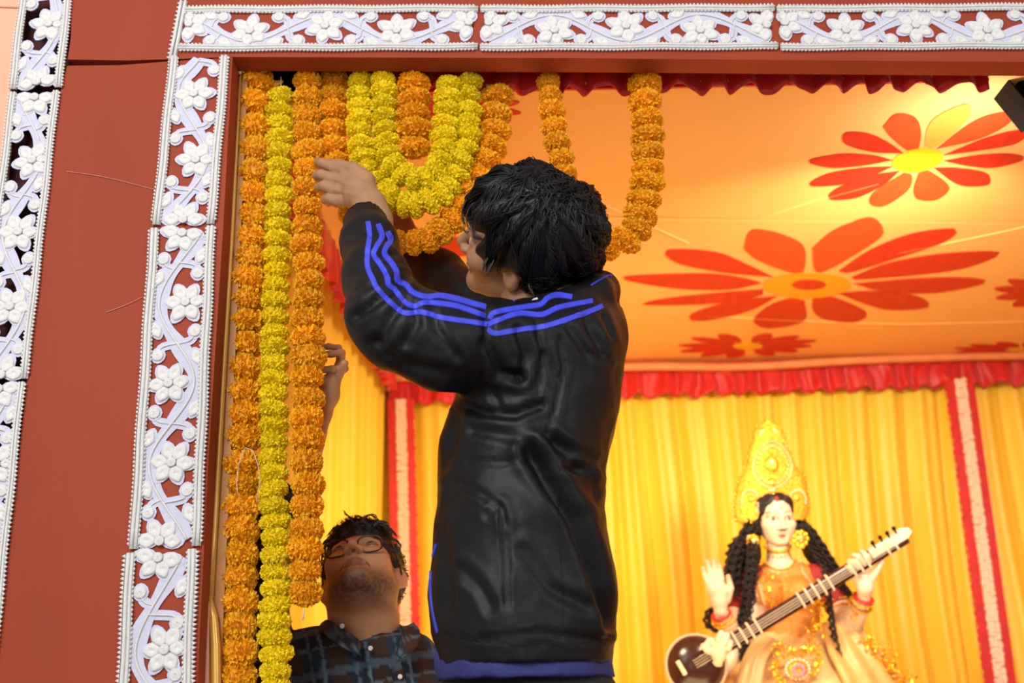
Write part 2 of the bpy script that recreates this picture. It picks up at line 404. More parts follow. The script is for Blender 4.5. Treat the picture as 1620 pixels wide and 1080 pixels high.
def lace(A, B, W, flowers, label, flip=1, n_off=.003, teeth=1, halfs=True):
    """A, B pixel ends of the centre line on the facade; W width in metres; flowers = pixel centres"""
    a = P(*A, YF-.0005); e = P(*B, YF-.0005); L = np.linalg.norm(e-a); u = (e-a)/L
    n = np.array([0, -1.0, 0]); v = np.cross(n, u)
    root = empty('lace_border_panel', a); tag(root, label, 'lace border', 'white shola lace border panels')
    fr = (u, v, n)
    W3 = lambda x, y, z=0: a + u*x + v*y + n*z
    # edge bands: flat ribbon, two cords and a toothed rim
    bw = W*.125
    for s_ in (-1, 1):
        b_ = MB(); yo = s_*(W/2); yi = s_*(W/2-bw); k = max(6, int(L/.03))
        xs = np.linspace(0.0008, L-.0008, k); wob = [.0009*math.sin(x*31+s_*2+A[0]) for x in xs]
        for y, r in ((yo-s_*bw*.30, bw*.22), (yi+s_*bw*.22, bw*.19)):
            b_.tube([W3(x, y+w_, .0055) for x, w_ in zip(xs, wob)], r, 6)
        V = []; 
        for x, w_ in zip(xs, wob):
            V += [W3(x, yo-s_*.0005+w_, .0002), W3(x, yo-s_*.0005+w_, .0045), W3(x, yi+w_, .0045), W3(x, yi+w_, .0002)]
        b_.add(V, [(i*4+j, i*4+4+j, i*4+5+j, i*4+1+j) for i in range(k-1) for j in range(3)])
        st = .0075; nt_ = int((L-.004)/st)
        for i in range(nt_):                                     # teeth
            x = .003+i*st; w_ = np.interp(x, xs, wob)
            for yb, yt in ((yo, yo+s_*.0042*teeth), (yi, yi-s_*.0028)):
                b_.prism([W3(x, yb-s_*.001*(1 if yt > yb else -1)+w_, .003), W3(x+st*.95, yb+w_, .003), W3(x+st*.35, yt+w_, .003)], n*.003)
        b_.build('edge_band', M_PAPER, root)
    iw = W/2-bw
    fl = []
    for f in flowers:
        p = P(f[0], f[1], YF); d = p-a; fl.append((d@u, np.clip(d@v, -iw*.35, iw*.35), f[2] if len(f) > 2 else None))
    fl.sort()
    # vine: passes each flower on the opposite side
    sg = [0]*len(fl); s_ = flip
    for i in range(len(fl)): sg[i] = s_; s_ = -s_
    ctrl = [(.001, 0.0)] if not fl or fl[0][0] > .03 else []
    vp = []
    for (x, y, h), s_ in zip(fl, sg): vp.append((x, -s_*iw*.80))
    if vp:
        d0 = (fl[1][0]-fl[0][0]) if len(fl) > 1 else .12
        pre = [(max(.001, vp[0][0]-d0*.55), 0)] if vp[0][0] > .03 else []
        post = [(min(L-.001, vp[-1][0]+d0*.55), 0)] if vp[-1][0] < L-.03 else []
        vp = pre + [w for i, w in enumerate(vp)] + post
        if pre and pre[0][0] > .02: vp = [(.001, sg[0]*iw*.7)] + vp
        if post and post[0][0] < L-.02: vp = vp + [(L-.001, sg[-1]*iw*.7)]
    vv = spline(vp, max(24, int(L/.006))); vv[:, 0] = np.clip(vv[:, 0], .001, L-.001)
    T = np.gradient(vv, axis=0); T /= np.linalg.norm(T, axis=1)[:, None]+1e-9; Nn = np.stack([-T[:, 1], T[:, 0]], 1)
    back = MB(); cord = MB()
    hw = .0135
    V = []
    for i in range(len(vv)):
        for s_, z in ((-1, .0002), (-1, .0018), (1, .0018), (1, .0002)):
            q = vv[i]+Nn[i]*s_*hw*(1+.25*math.sin(i*.35)); V.append(W3(q[0], np.clip(q[1], -iw-.001, iw+.001), z))
    back.add(V, [(i*4+j, i*4+4+j, i*4+5+j, i*4+1+j) for i in range(len(vv)-1) for j in range(3)])
    cord.tube([W3(q[0], q[1], .0032) for q in vv], .0021, 6)
    def branch(p0, p1, p2, r=.0016, w_=.0085):
        c_ = spline([p0, p1, p2], 9); cord.tube([W3(q[0], q[1], .0028) for q in c_], r, 5)
        T_ = np.gradient(c_, axis=0); T_ /= np.linalg.norm(T_, axis=1)[:, None]+1e-9
        V = []
        for q, t in zip(c_, T_):
            for s_ in (-1, 1): V.append(W3(q[0]-t[1]*s_*w_, np.clip(q[1]+t[0]*s_*w_, -iw-.001, iw+.001), .0012))
        back.add(V, [(i*2, i*2+2, i*2+3, i*2+1) for i in range(len(c_)-1)])
    def vy(x): return np.interp(x, vv[:, 0], vv[:, 1])
    ros = []; lvs = []
    for i in range(len(fl)):
        x, y, h = fl[i]; s_ = sg[i]
        d = (fl[i+1][0]-x) if i+1 < len(fl) else (x-fl[i-1][0] if i else .12)
        for dr in (-1, 1):                                       # between this flower and its neighbours
            if dr == 1 and x+d*.45 > L-.010: continue
            if dr == -1 and x-d*.45 < .010: continue
            cx = x+dr*d*.37; cy = s_*iw*.72; ros.append((cx, cy))
            xm = x+dr*d*.52; xm = min(max(xm, .002), L-.002)
            branch((xm, vy(xm)), (x+dr*d*.48, s_*iw*.55), (cx+dr*.004, cy*1.0))
            cx = x+dr*d*.24; lvs.append((x+dr*d*.27, -s_*iw*.40 if False else s_*iw*.0 + (-s_)*iw*.02, 0, False))
            lx = x+dr*d*.33; lvs.append((lx, -s_*iw*.86 if abs(vy(lx)+s_*iw*.86) > .014 else None, math.radians(25)*dr*s_, True))
    for cx, cy in ros:
        r = .0105; oval(back, W3(cx, np.clip(cy, -iw+.006, iw-.006)), .031, .029, 0, fr, .0022)
        c_ = MB(); coil(c_, W3(cx, np.clip(cy, -iw+.007, iw-.007), .0022), r, fr); c_.build('rosette', M_PAPER, root)
    for lx, ly, an, ok in lvs:
        if not ok or ly is None: continue
        ly = np.clip(ly, -iw+.006, iw-.006)
        oval(back, W3(lx, ly), .042, .026, an, fr, .002)
        place_petal('leaf', root, W3(lx, ly, .0022), fr, an, 1.02, .85)
    # flowers
    for (x, y, h), s_ in zip(fl, sg):
        fc = MB(); coil(fc, W3(x, y, .006), .0085, fr, .0045)
        fo = fc.build('flower', M_PAPER, root)
        rot0 = rng.uniform(-.2, .2) + (math.pi/2)
        for k in range(6):
            an = rot0 + k*math.pi/3 + rng.uniform(-.06, .06)
            if h == 'a' and math.cos(an) > .35: pass
            if h == 'start' and math.cos(an) < -.3: continue
            if h == 'end' and math.cos(an) > .3: continue
            sc = 1.0+rng.uniform(-.07, .06)
            c0 = W3(x, y, .0028)+(u*math.cos(an)+v*math.sin(an))*.0205
            ex = abs(y+math.sin(an)*.04) - (iw+.004)
            if ex > 0: sc *= max(.72, 1-ex/.035)
            c0 = W3(x, y, .0032)+(u*math.cos(an)+v*math.sin(an))*(.0055+.0155*sc)
            oval(back, W3(x, y, .0004)+(u*math.cos(an)+v*math.sin(an))*(.0225*sc), .043*sc, .0275, an, fr, .0021)
            place_petal('petal', fo, c0, fr, an, sc, 1.0)
    back.build('paper_backing', M_LAV, root, False); cord.build('vine', M_PAPER, root)
    return root
def place_petal(name, parent, c, fr, ang, sc, wsc):
    u, v, n = fr; d = u*math.cos(ang)+v*math.sin(ang); e = np.cross(n, d)
    o = bpy.data.objects.new(name, ME_PET); COL.objects.link(o); o.parent = parent
    p = np.array(c) - d*.015*sc - np.array(wloc(parent))
    R = Matrix(((d[0]*sc, e[0]*sc*wsc, n[0], p[0]), (d[1]*sc, e[1]*sc*wsc, n[1], p[1]), (d[2]*sc, e[2]*sc*wsc, n[2], p[2]), (0, 0, 0, 1)))
    o.matrix_local = R; return o
def mW(px, x, y): return m(px, P(x, y, YF))
lace((316.5, 90), (291, 357), mW(92, 316, 90), [(308, 150), (311, 254), (291, 349, 'end')], 'short white lace strip at the top of the left jamb, just under the corner', 1)
lace((290, 360), (262, 867), mW(104, 285, 500), [(290, 370, 'start'), (295, 479), (268, 607), (273, 732), (254, 856, 'end')], 'long middle white lace strip of the left jamb, between two joints', -1)
lace((256, 871), (244, 1150), mW(112, 250, 950), [(252, 882, 'start'), (262, 1027), (246, 1140)], 'lowest white lace strip of the left jamb, running out of the bottom of the picture', -1, teeth=1.6)
lace((286, 47), (757, 45), mW(80, 500, 45), [(300, 40, 'start'), (396, 51), (515, 43), (628, 50), (742, 38, 'end')], 'white lace strip along the beam at its left corner, above the left marigolds', -1)
lace((759, 46), (1228, 44), mW(80, 990, 45), [(773, 38, 'start'), (877, 50), (990, 43), (1107, 50), (1212, 42, 'end')], "white lace strip in the middle of the beam, above the dark haired man's head", 1)
lace((1230, 46), (1720, 42), mW(80, 1300, 45), [(1240, 38, 'start'), (1337, 50), (1447, 42), (1560, 50), (1690, 42)], 'white lace strip at the right end of the beam, above the black spotlight', -1)
lace((95, -190), (57, 142), mW(80, 74, 0), [(90, -90), (79, 40), (60, 132, 'end')], 'upper white lace strip on the maroon edge at far left, at the top corner', 1)
lace((56, 146), (2, 602), mW(80, 30, 360), [(57, 156, 'start'), (53, 255), (31, 368), (18, 486), (4, 594, 'end')], 'middle white lace strip on the maroon edge at far left', 1)
lace((0, 606), (-55, 1100), mW(82, 0, 700), [(0, 616, 'start'), (-4, 735), (-25, 850), (-40, 970), (-50, 1080)], 'lower white lace strip on the maroon edge at far left', -1)

M_CREASE = mat('pale_crease', (1, .60, .2), .7)
b = MB(); tp = bpy.data.objects['lace_border_panel.003']
q_ = [P(x, y, YF) for x, y in ((288, 4), (283, 30), (277, 62), (270, 96))]
for dx in (0, .0085): b.tube([p+np.array([dx, -.0055, 0]) for p in q_], .0034, 6)
b.prism([q_[0]+np.array([-.004, -.003, 0]), q_[0]+np.array([.012, -.003, 0]), q_[-1]+np.array([.012, -.003, 0]), q_[-1]+np.array([-.004, -.003, 0])][::-1], (0, .0025, 0))
for k in range(14):
    c_ = q_[0]+(q_[-1]-q_[0])*(k+.5)/14; b.prism([c_+np.array([-.003, -.0045, .003]), c_+np.array([-.003, -.0045, -.003]), c_+np.array([-.0085, -.0045, .0015])], (0, .003, 0))
b.build('edge_band', M_PAPER, tp)
# ================================================================== CEILING
ce_pts = [PZ(548, 118, ZC), PZ(1200, 118, ZC), None, None, None]
x0 = XL-.15; x1 = 2.72; y0 = 1.975; y1 = YB+.04
b = MB(); 
q_ = [PZ(548, 150, ZC), PZ(506, 160, ZC), PZ(464, 163, ZC), PZ(422, 150, ZC), PZ(424, 143, ZC), PZ(443, 118, ZC), PZ(405, 100, ZC), PZ(380, 112, ZC)]
q_ = [np.array([q[0], max(q[1], 1.945), q[2]]) for q in q_]
poly = [(q_[0][0], y0), (x1, y0), (x1, y1), (x0, y1), (x0, q_[-1][1]+.02)] + [(q[0], q[1]) for q in q_[::-1]]
b.prism([(x, y, ZC) for x, y in poly][::-1], (0, 0, .006)); ceil_ = b.build('ceiling', M_CEIL, None, False); ceil_['kind'] = 'structure'
ceil_['label'] = 'orange cloth ceiling sewn with red flowers'
def fl_poly(name, pts, mt, par, dz=.0008, t=.0012):
    w = [PZ(x, y, ZC-dz) for x, y in spline(list(pts)+[pts[0]], 40)[:-1]]
    b_ = MB(); b_.prism(w, (0, 0, -t)); return b_.build(name, mt, par, False)
def cell(cx, cy, a, b_, tilt=0): return [(cx+a*math.cos(t)*math.cos(tilt)-b_*math.sin(t)*math.sin(tilt), cy+a*math.cos(t)*math.sin(tilt)+b_*math.sin(t)*math.cos(tilt)) for t in np.linspace(0, 2*math.pi, 16, endpoint=False)]
def ceiling_flower(center, a, b_, petals, label, cm=M_APPLC, core=None, tilt=0, dz=0):
    fo = fl_poly('flower_applique', cell(*center, a, b_, tilt), cm, ceil_, .0012+dz); fo['label'] = label
    if core: fl_poly('flower_core', cell(*core), M_APPL, fo, .0028+dz)
    for k_, (pts, mt) in enumerate(petals): fl_poly('petal', pts, mt, fo, .0008+dz+.0002*(k_ % 3))
    return fo
# fl_poly parents with world offset 0 (ceiling at origin)
R_, O_, G_ = M_APPL, M_APPLO, M_APPLY
mid = [([(1177,393),(1182,372),(1195,362),(1237,370),(1272,390),(1270,430),(1243,428),(1197,410)], O_),
 ([(1285,392),(1320,363),(1377,343),(1398,367),(1373,390),(1313,425),(1290,428)], O_),
 ([(1327,428),(1380,393),(1447,368),(1513,362),(1493,383),(1413,410),(1347,430)], R_),
 ([(1347,438),(1407,415),(1497,400),(1583,399),(1530,423),(1447,435),(1353,442)], R_),
 ([(1350,448),(1447,440),(1530,439),(1560,447),(1480,463),(1397,460)], R_),
 ([(1325,463),(1380,460),(1447,467),(1470,485),(1413,490),(1373,482)], R_),
 ([(1285,472),(1313,468),(1370,493),(1353,509),(1307,505),(1287,492)], R_),
 ([(1273,475),(1272,507),(1217,519),(1192,507),(1213,485),(1247,472)], R_),
 ([(1230,468),(1190,490),(1130,505),(1092,506),(1100,493),(1163,475)], R_),
 ([(1207,457),(1203,467),(1130,480),(1020,482),(1045,473),(1130,463)], R_),
 ([(1205,448),(1180,440),(1113,432),(983,438),(1060,455),(1150,458)], R_),
 ([(1223,438),(1180,417),(1130,398),(1055,395),(1070,415),(1140,430)], R_)]
ceiling_flower((1277, 451), 70, 20, mid, 'largest flower, red with an amber centre and red core', M_APPLCO, (1280, 450, 27, 8))
topr = [([(1397,200),(1417,180),(1447,185),(1457,207),(1453,233),(1437,238),(1410,217)], O_),
 ([(1463,230),(1467,203),(1483,183),(1527,164),(1535,180),(1513,207),(1477,233)], G_),
 ([(1482,235),(1527,200),(1563,182),(1605,177),(1593,197),(1547,220)], O_),
 ([(1493,245),(1553,220),(1600,207),(1627,207),(1607,227),(1547,238)], R_),
 ([(1493,254),(1547,245),(1600,243),(1620,252),(1573,265),(1530,262)], R_),
 ([(1477,265),(1513,265),(1557,272),(1567,283),(1560,293),(1517,292)], R_),
 ([(1453,273),(1470,270),(1502,295),(1483,315),(1453,315),(1445,300)], O_),
 ([(1430,273),(1443,277),(1437,300),(1400,325),(1377,322),(1383,303)], O_),
 ([(1423,270),(1400,290),(1357,312),(1313,315),(1323,298),(1380,277)], R_),
 ([(1413,263),(1373,280),(1330,292),(1280,293),(1307,275),(1363,265)], R_),
 ([(1412,253),(1380,245),(1330,243),(1278,254),(1313,265),(1363,262)], R_),
 ([(1430,242),(1400,222),(1370,210),(1337,210),(1337,227),(1380,240)], R_)]
ceiling_flower((1452, 253), 41, 18, topr, 'red flower with one gold petal and a yellow centre', M_APPLC, None, -.15)
def radial(center, a, b_, tips, w=.16):
    out = []
    c = np.array(center, float)
    for t in tips:
        t = np.array(t, float); d = t-c; s_ = 1/math.hypot(d[0]/a, d[1]/b_); p0 = c+d*s_*1.05; e = t-p0
        ang = math.atan2(d[1]/b_, d[0]/a); pr = np.array([-math.sin(ang)*a, math.cos(ang)*b_])*w*.95
        out.append(([tuple(p0-pr*.3), tuple(p0+e*.45-pr), tuple(p0+e*.8-pr*.8), tuple(t), tuple(p0+e*.8+pr*.8), tuple(p0+e*.45+pr), tuple(p0+pr*.3)], R_))
    return out
sm = [(1139,528),(1217,527),(1265,531),(1293,538),(1285,547),(1263,556),(1222,562),(1155,565),(1110,563),(1075,556),(1072,546),(1093,534)]
ceiling_flower((1183, 547), 22, 5, radial((1183, 547), 24, 6, sm, .62), 'small red flower near the back edge of the ceiling')
def ell_tips(c, a, b_, n=12, ph=.2): return [(c[0]+a*math.cos(ph+2*math.pi*i/n), c[1]+b_*math.sin(ph+2*math.pi*i/n)) for i in range(n)]
for c, a, b_, w_, lb in (((1668, 462), 98, 30, .62, 'red flower cut off by the right edge of the picture'), ((1618, 553), 112, 13, .6, 'flat looking red flower in the far right corner of the ceiling'),
                     ((668, 392), 86, 42, .6, "red flower showing beside the dark haired man's nose"), ((720, 172), 108, 34, .55, 'red flower half hidden behind the hanging marigold loops')):
    ceiling_flower(c, a*.22, b_*.26, radial(c, a*.25, b_*.3, ell_tips(c, a, b_), w_), lb)
b = MB(); V = []
for x, y in [(560, 335), (950, 345), (1250, 350), (1620, 354), (1800, 356)]:
    for d in (-2, 2): V.append(PZ(x, y+d, ZC-.002))
b.add(V, [(i*2, i*2+2, i*2+3, i*2+1) for i in range(4)]); b.build('seam', mat('pale_seam', (1, .62, .22), .7), ceil_, False)
for ln in ([(885, 283), (960, 325), (1090, 385)], [(1095, 390), (1250, 330), (1390, 290)], [(1120, 500), (1400, 512), (1640, 508)], [(1420, 400), (1560, 372), (1650, 352)]):
    b = MB(); b.tube([PZ(x, y, ZC-.0005) for x, y in spline(ln, 14)], .0022, 6); b.build('crease', M_CREASE, ceil_, False)

# ================================================================== CURTAINS AND VALANCES
def curtain(name, p0, p1, zt, zb, nrm, n, pl, amp, label, mt=M_SATIN, seed=0, flare=.25):
    p0 = np.array(p0); p1 = np.array(p1); nrm = np.array(nrm); d = p1-p0; L = np.linalg.norm(d)
    rows = 26; V = []
    for j in range(rows):
        t = j/(rows-1); z = zt+(zb-zt)*t
        for i in range(n):
            s_ = i/(n-1); x = s_*L
            w = noise.noise(Vector((x*3+seed, t*1.2, 0)))
            ph = x/pl*2*math.pi + w*3.0 + .5*t*noise.noise(Vector((x*6, 3+seed, t)))
            a = amp*(.55+.45*t)*(1+.6*noise.noise(Vector((x*7+seed, 9, t*.7))))
            y = a*(abs(math.sin(ph/2))**.75*2-1) + .14*amp*math.sin(ph*2.37+seed)
            q = p0+d*s_+nrm*y; V.append((q[0], q[1], z))
    F_ = [(j*n+i, j*n+i+1, (j+1)*n+i+1, (j+1)*n+i) for j in range(rows-1) for i in range(n-1)]
    o = mk(name, V, F_, mt); sm_ = o.modifiers.new('thick', 'SOLIDIFY'); sm_.thickness = .0015
    return tag(o, label, 'curtain')
curtain('stage_curtain', (XL-.14, YB, 0), (2.68, YB, 0), 2.56, .46, (0, -1, 0), 760, .125, .034, 'yellow pleated satin curtain across the back of the stage behind the idol')
curtain('side_curtain', (XL-.125, 1.96, 0), (XL-.04, YB-.06, 0), 2.533, .46, (1, 0, 0), 460, .135, .045, 'yellow satin curtain with even narrow pleats on the left side wall', seed=5)
def valance(name, p0, p1, zt, zb, nrm, n, pl, amp, label, slope=0, seed=0, zt1=None, zb1=None):
    p0 = np.array(p0); p1 = np.array(p1); nrm = np.array(nrm); d = p1-p0; L = np.linalg.norm(d); V = []; rows = 9
    for j in range(rows):
        t = j/(rows-1)
        for i in range(n):
            s_ = i/(n-1); x = s_*L; w = noise.noise(Vector((x*9+seed, t*.8, 1)))
            a = amp*(.35+.9*t); ph = x/pl*2*math.pi+w*3.4
            y = a*math.sin(ph)+.35*a*math.sin(ph*2.3+1)
            zb_ = zb+((zb1 if zb1 is not None else zb)-zb)*s_+.010*noise.noise(Vector((x*14+seed, 5, 5)))+.006*math.sin(ph); zt_ = zt+((zt1 if zt1 is not None else zt)-zt)*s_
            q = p0+d*s_+nrm*y; V.append((q[0], q[1], zt_+(zb_-zt_)*t))
    o = mk(name, V, [(j*n+i, j*n+i+1, (j+1)*n+i+1, (j+1)*n+i) for j in range(rows-1) for i in range(n-1)], M_REDCLOTH)
    sm_ = o.modifiers.new('thick', 'SOLIDIFY'); sm_.thickness = .0015
    return tag(o, label, 'valance')
zb_l = P(640, 640, 3.93)[2]; zb_r = P(1600, 604, 3.93)[2]; zt_l = P(700, 588, 3.93)[2]; zt_r = P(1600, 566, 3.93)[2]
valance('back_valance', (XL+.0, 3.93, 0), (2.66, 3.93, 0), zt_l+.012, zb_l, (0, -1, 0), 420, .085, .014, 'red gathered valance along the top of the back curtain', zt1=zt_r+.02, zb1=zb_r)
zs = P(608, 625, 3.9)[2]
valance('side_valance', (XL-.03, 1.97, 0), (XL+.025, 3.90, 0), 2.515, 2.36, (1, 0, 0), 300, .085, .012, 'red gathered valance along the top of the left side curtain', seed=3, zb1=zs)
zvb = P(1100, 148, 1.955)[2]; zvt = 2.64
valance('front_valance', (P(552,130,1.965)[0], 1.965, 0), (P(1565, 130, 1.965)[0], 1.965, 0), zvt, P(900, 140, 1.965)[2], (0, -1, 0), 300, .075, .009, 'dark red gathered valance hanging just behind the front beam', seed=8, zb1=P(1500, 139, 1.965)[2])
b = MB(); b.box((P(800, 130, 2.03)[0]-.25, 1.978, 2.531), (P(1565, 130, 1.98)[0], 1.984, 2.538)); tag(b.build('red_hem_strip', M_REDCLOTH, None, False), 'bright red cloth strip at the front edge of the orange ceiling', 'cloth strip')
b = MB(); b.tube([(x, 3.90+.006*math.sin(x*9), P(1000, 583, 3.9)[2]+.006*math.sin(x*5)+(x-.4)*.012) for x in np.linspace(XL+.01, 2.65, 60)], .016, 8)
tag(b.build('ceiling_hem_roll', mat('peach_orange_cloth', (.85, .30, .10), .6, .1, 20, .1, 100), None), 'rolled orange hem where the ceiling cloth meets the back valance', 'hem')

# floral ribbon strips on the back curtain
def ribbon(xt, yt, xb, yb, wpx, label, Y=3.90):
    A = P(xt, yt, Y); B = P(xb, yb, Y); w = m(wpx, A); root = empty('ribbon_strip', A); tag(root, label, 'ribbon strip', 'red and cream ribbon strips on the back curtain')
    B = A+(B-A)*1.25; L = np.linalg.norm(B-A); u = (B-A)/L; v = np.array([1.0, 0, 0])
    for s_ in (-1, 1):
        V = []; n = 150
        for i in range(n):
            c = A+u*L*i/(n-1); j = .0012*math.sin(i*1.9)+.001*math.sin(i*.7+s_)
            for o1, yy in ((.52+j*20, 0), (.50, -.008), (.20, -.008), (.18, 0)): V.append(c+v*s_*w*o1+np.array([0, yy, 0]))
        mk('red_band', V, [(i*4+j, i*4+4+j, i*4+5+j, i*4+1+j) for i in range(n-1) for j in range(3)], M_REDCLOTH, root, False)
    b_ = MB(); n = int(L/.0125)
    for i in range(n):
        c = A+u*L*(i+.5)/n
        for k in range(3): b_.ball(c+v*w*(-.13+.13*k+rng.uniform(-.02, .02))+np.array([0, -.012, rng.uniform(-.003, .003)]), w*.10, 6, 4, (1, .7, .8))
    o = b_.build('cream_fringe', M_CREAM, root); o['kind'] = 'stuff'
ribbon(634, 632, 642, 985, 40, 'red and cream ribbon strip hanging at the left corner of the back curtain')
ribbon(1517, 600, 1582, 1080, 44, 'red and cream ribbon strip hanging right of the idol, slanting to the right')

# ================================================================== SPOTLIGHT (top right)
def boxpts(c, ax, ay, az, sx, sy, sz):
    V = [c+ax*sx*i+ay*sy*j+az*sz*k for k in (-.5, .5) for j in (-.5, .5) for i in (-.5, .5)]
    return V, [(0,2,3,1),(4,5,7,6),(0,1,5,4),(1,3,7,5),(3,2,6,7),(2,0,4,6)]
fc = P(1640, 172, 2.03); sp = empty('spotlight', fc); tag(sp, 'black spotlight with barn door at the top right corner under the beam', 'spotlight')
ax = P(1628, 196, 2.03)-P(1572, 128, 2.03); ax /= np.linalg.norm(ax); ay = np.array([0, 1.0, 0]); ay -= ax*(ax@ay); ay /= np.linalg.norm(ay); az = np.cross(ax, ay)
cc = P(1622, 138, 2.03)
b = MB(); b.add(*boxpts(cc+ax*.02, ax, ay, az, .15, .07, .055)); o = b.build('housing', M_BLACK, sp, False); bv = o.modifiers.new('b', 'BEVEL'); bv.width = .006; bv.segments = 2
b = MB()
for k in range(5): b.add(*boxpts(cc+ax*(-.045+.025*k)+az*-.032, ax, ay, az, .006, .06, .016))
b.build('cooling_fin', M_BLACK, sp, False)
b = MB(); b.add(*boxpts(P(1598, 158, 2.03), ax, ay, az, .135, .075, .003)); b.build('barn_door', M_BLACK, sp, False)
b = MB(); b.tube([cc+ax*-.02+ay*-.04, cc+ax*-.02+ay*-.05+az*.05, cc+ax*.05+ay*-.05+az*.05, cc+ax*.05+ay*-.04], .004, 6); b.build('bracket', M_BLACK, sp)
b = MB(); b.ball(P(1590, 103, 1.98), .0075, 8, 6, (1.3, 1, .8)); b.build('bulb', M_LAMP, sp)
b = MB(); b.tube([P(1583, 100, 1.98), P(1600, 110, 1.98), P(1616, 118, 2.0)], .007, 8); b.build('socket', M_BLACK, sp)

# ================================================================== GARLANDS
def marigold_mesh(name, base, deep, seed, n=460):
    r_ = np.random.default_rng(seed); V = []; F_ = []; C = []
    # core
    mb_ = MB(); mb_.ball((0, 0, 0), .87, 16, 10, (1, 1, .53)); V = [tuple(v) for v in np.concatenate(mb_.V)]; F_ = list(mb_.F); C = [deep]*len(V)
    ph = r_.uniform(0, 6)
    for i in range(n):
        z = 1-2*(i+.5)/n; a = i*2.39996+r_.uniform(-.2, .2); rr = math.sqrt(max(0, 1-z*z))
        nrm = np.array([rr*math.cos(a), rr*math.sin(a), z]); 
        lump = 1+.05*math.sin(3*a+ph)+.04*math.sin(5*a+2*ph)
        c = nrm*np.array([.90*lump, .90*lump, .53]); nn = nrm/np.array([1, 1, .62]); nn /= np.linalg.norm(nn)
        t = np.cross(nn, r_.normal(size=3)); t /= np.linalg.norm(t); s_ = np.cross(nn, t)
        w = r_.uniform(.065, .11); h = r_.uniform(.08, .17); g = r_.uniform(.82, 1.12)
        k = len(V); til = s_*r_.uniform(-.06, .06)
        pts = [c-t*w*.5-nn*.10, c+t*w*.5-nn*.10, c-t*w+nn*h*.45+til+s_*.02, c+s_*.035+nn*h*.5+til, c+t*w+nn*h*.45+til-s_*.02, c-t*w*.6+nn*h+til*2+s_*.05, c+t*w*.6+nn*h+til*2-s_*.03]
        V += [tuple(p) for p in pts]; F_ += [(k, k+3, k+2), (k, k+1, k+3), (k+1, k+4, k+3), (k+2, k+3, k+5), (k+3, k+4, k+6), (k+3, k+6, k+5)]
        d = np.array(deep)*.4+np.array(base)*.6; C += [d, d]+[np.array(base)*g]*5
    me = bpy.data.meshes.new(name); me.from_pydata(V, [], F_); me.materials.append(M_ORANGE)
    a_ = me.color_attributes.new('Col', 'FLOAT_COLOR', 'POINT'); c_ = np.ones((len(V), 4)); c_[:, :3] = np.array(C); a_.data.foreach_set('color', c_.ravel())
    me.update(); return me
ORG = [marigold_mesh('orange_marigold', (1.0, .55, .008), (1.0, .42, 0), 11+i) for i in range(4)]
YEL = [marigold_mesh('yellow_marigold', (1.0, .84, .010), (1.0, .74, 0), 31+i) for i in range(4)]
def garland(path, wid, space, meshes, label, group, Y=YG, squash=1.0, string=True, ends=True, jit=.12, sw=None):
    """path pixels; wid flower diameter in px (list along path); space px between flowers"""
    L = np.array(path, float); ln = spline(L[:, :2], 400); cum = np.concatenate([[0], np.cumsum(np.linalg.norm(np.diff(ln, axis=0), axis=1))])
    root = empty('marigold_garland', P(*ln[0], Y)); tag(root, label, 'garland', group)
    pos = []; s_ = 0.0
    while s_ <= cum[-1]:
        pos.append(s_); s_ += (space if np.isscalar(space) else np.interp(s_/cum[-1], np.linspace(0, 1, len(space)), space))*(1+rng.uniform(-.10, .10))
    pts3 = []
    nm = 'marigold'
    for s_ in pos:
        x = np.interp(s_, cum, ln[:, 0]); y = np.interp(s_, cum, ln[:, 1]); f = s_/cum[-1]
        e = min(cum[-1], s_+6); x2 = np.interp(e, cum, ln[:, 0]); y2 = np.interp(e, cum, ln[:, 1])
        if e-s_ < 1: x2, y2 = x+(x-np.interp(s_-6, cum, ln[:, 0])), y+(y-np.interp(s_-6, cum, ln[:, 1]))
        c = P(x+rng.uniform(-1.5, 1.5), y, Y+rng.uniform(-.003, .003)); t = P(x2, y2, Y)-P(x, y, Y); t /= np.linalg.norm(t)
        t = t+rng.normal(size=3)*jit; t /= np.linalg.norm(t)
        w_ = wid if np.isscalar(wid) else np.interp(f, np.linspace(0, 1, len(wid)), wid)
        sp_ = space if np.isscalar(space) else np.interp(f, np.linspace(0, 1, len(space)), space)
        r = m(w_/2, c)*rng.uniform(.95, 1.06)*1.05; zs_ = m(sp_, c)*1.02*squash/r*rng.uniform(.95, 1.12)
        R = Vector(t).to_track_quat('Z', 'Y').to_matrix().to_4x4() @ Matrix.Rotation(rng.uniform(0, 6.28), 4, 'Z')
        o = bpy.data.objects.new(nm, meshes[rng.integers(0, 4)]); COL.objects.link(o); o.parent = root
        o.matrix_local = Matrix.Translation(Vector(c-np.array(wloc(root)))) @ R @ Matrix.Diagonal((r, r, r*zs_, 1))
        pts3.append(c)
    if string:
        b_ = MB(); top = pts3[0]+np.array([0, -.008, .045]); b_.tube([top]+pts3, .0011, 4); 
        b_.build('string', M_STRING, root)
    return root
g1 = 'long straight marigold garlands at the left of the opening'
garland([(405, 128), (400, 300), (390, 500), (382, 690), (378, 900), (376, 1100)], [50, 50, 54, 54, 56, 58], [35, 35, 38, 40], ORG, 'long orange marigold garland hanging against the left jamb, leftmost of all', g1)
garland([(443, 155), (441, 300), (437, 450), (433, 620), (432, 750), (436, 900), (436, 1100)], [42, 43, 44, 46, 50], [23, 24, 25, 26], YEL, 'long straight yellow marigold garland between the two long orange ones', g1)
garland([(486, 128), (486, 300), (487, 450), (487, 620), (486, 780), (482, 900), (483, 958)], [44, 44, 50, 50, 52], [27, 30, 34, 33], ORG, 'long orange marigold garland ending just above the shoulder of the man in glasses', g1)
g2 = 'marigold loops of the left swag'
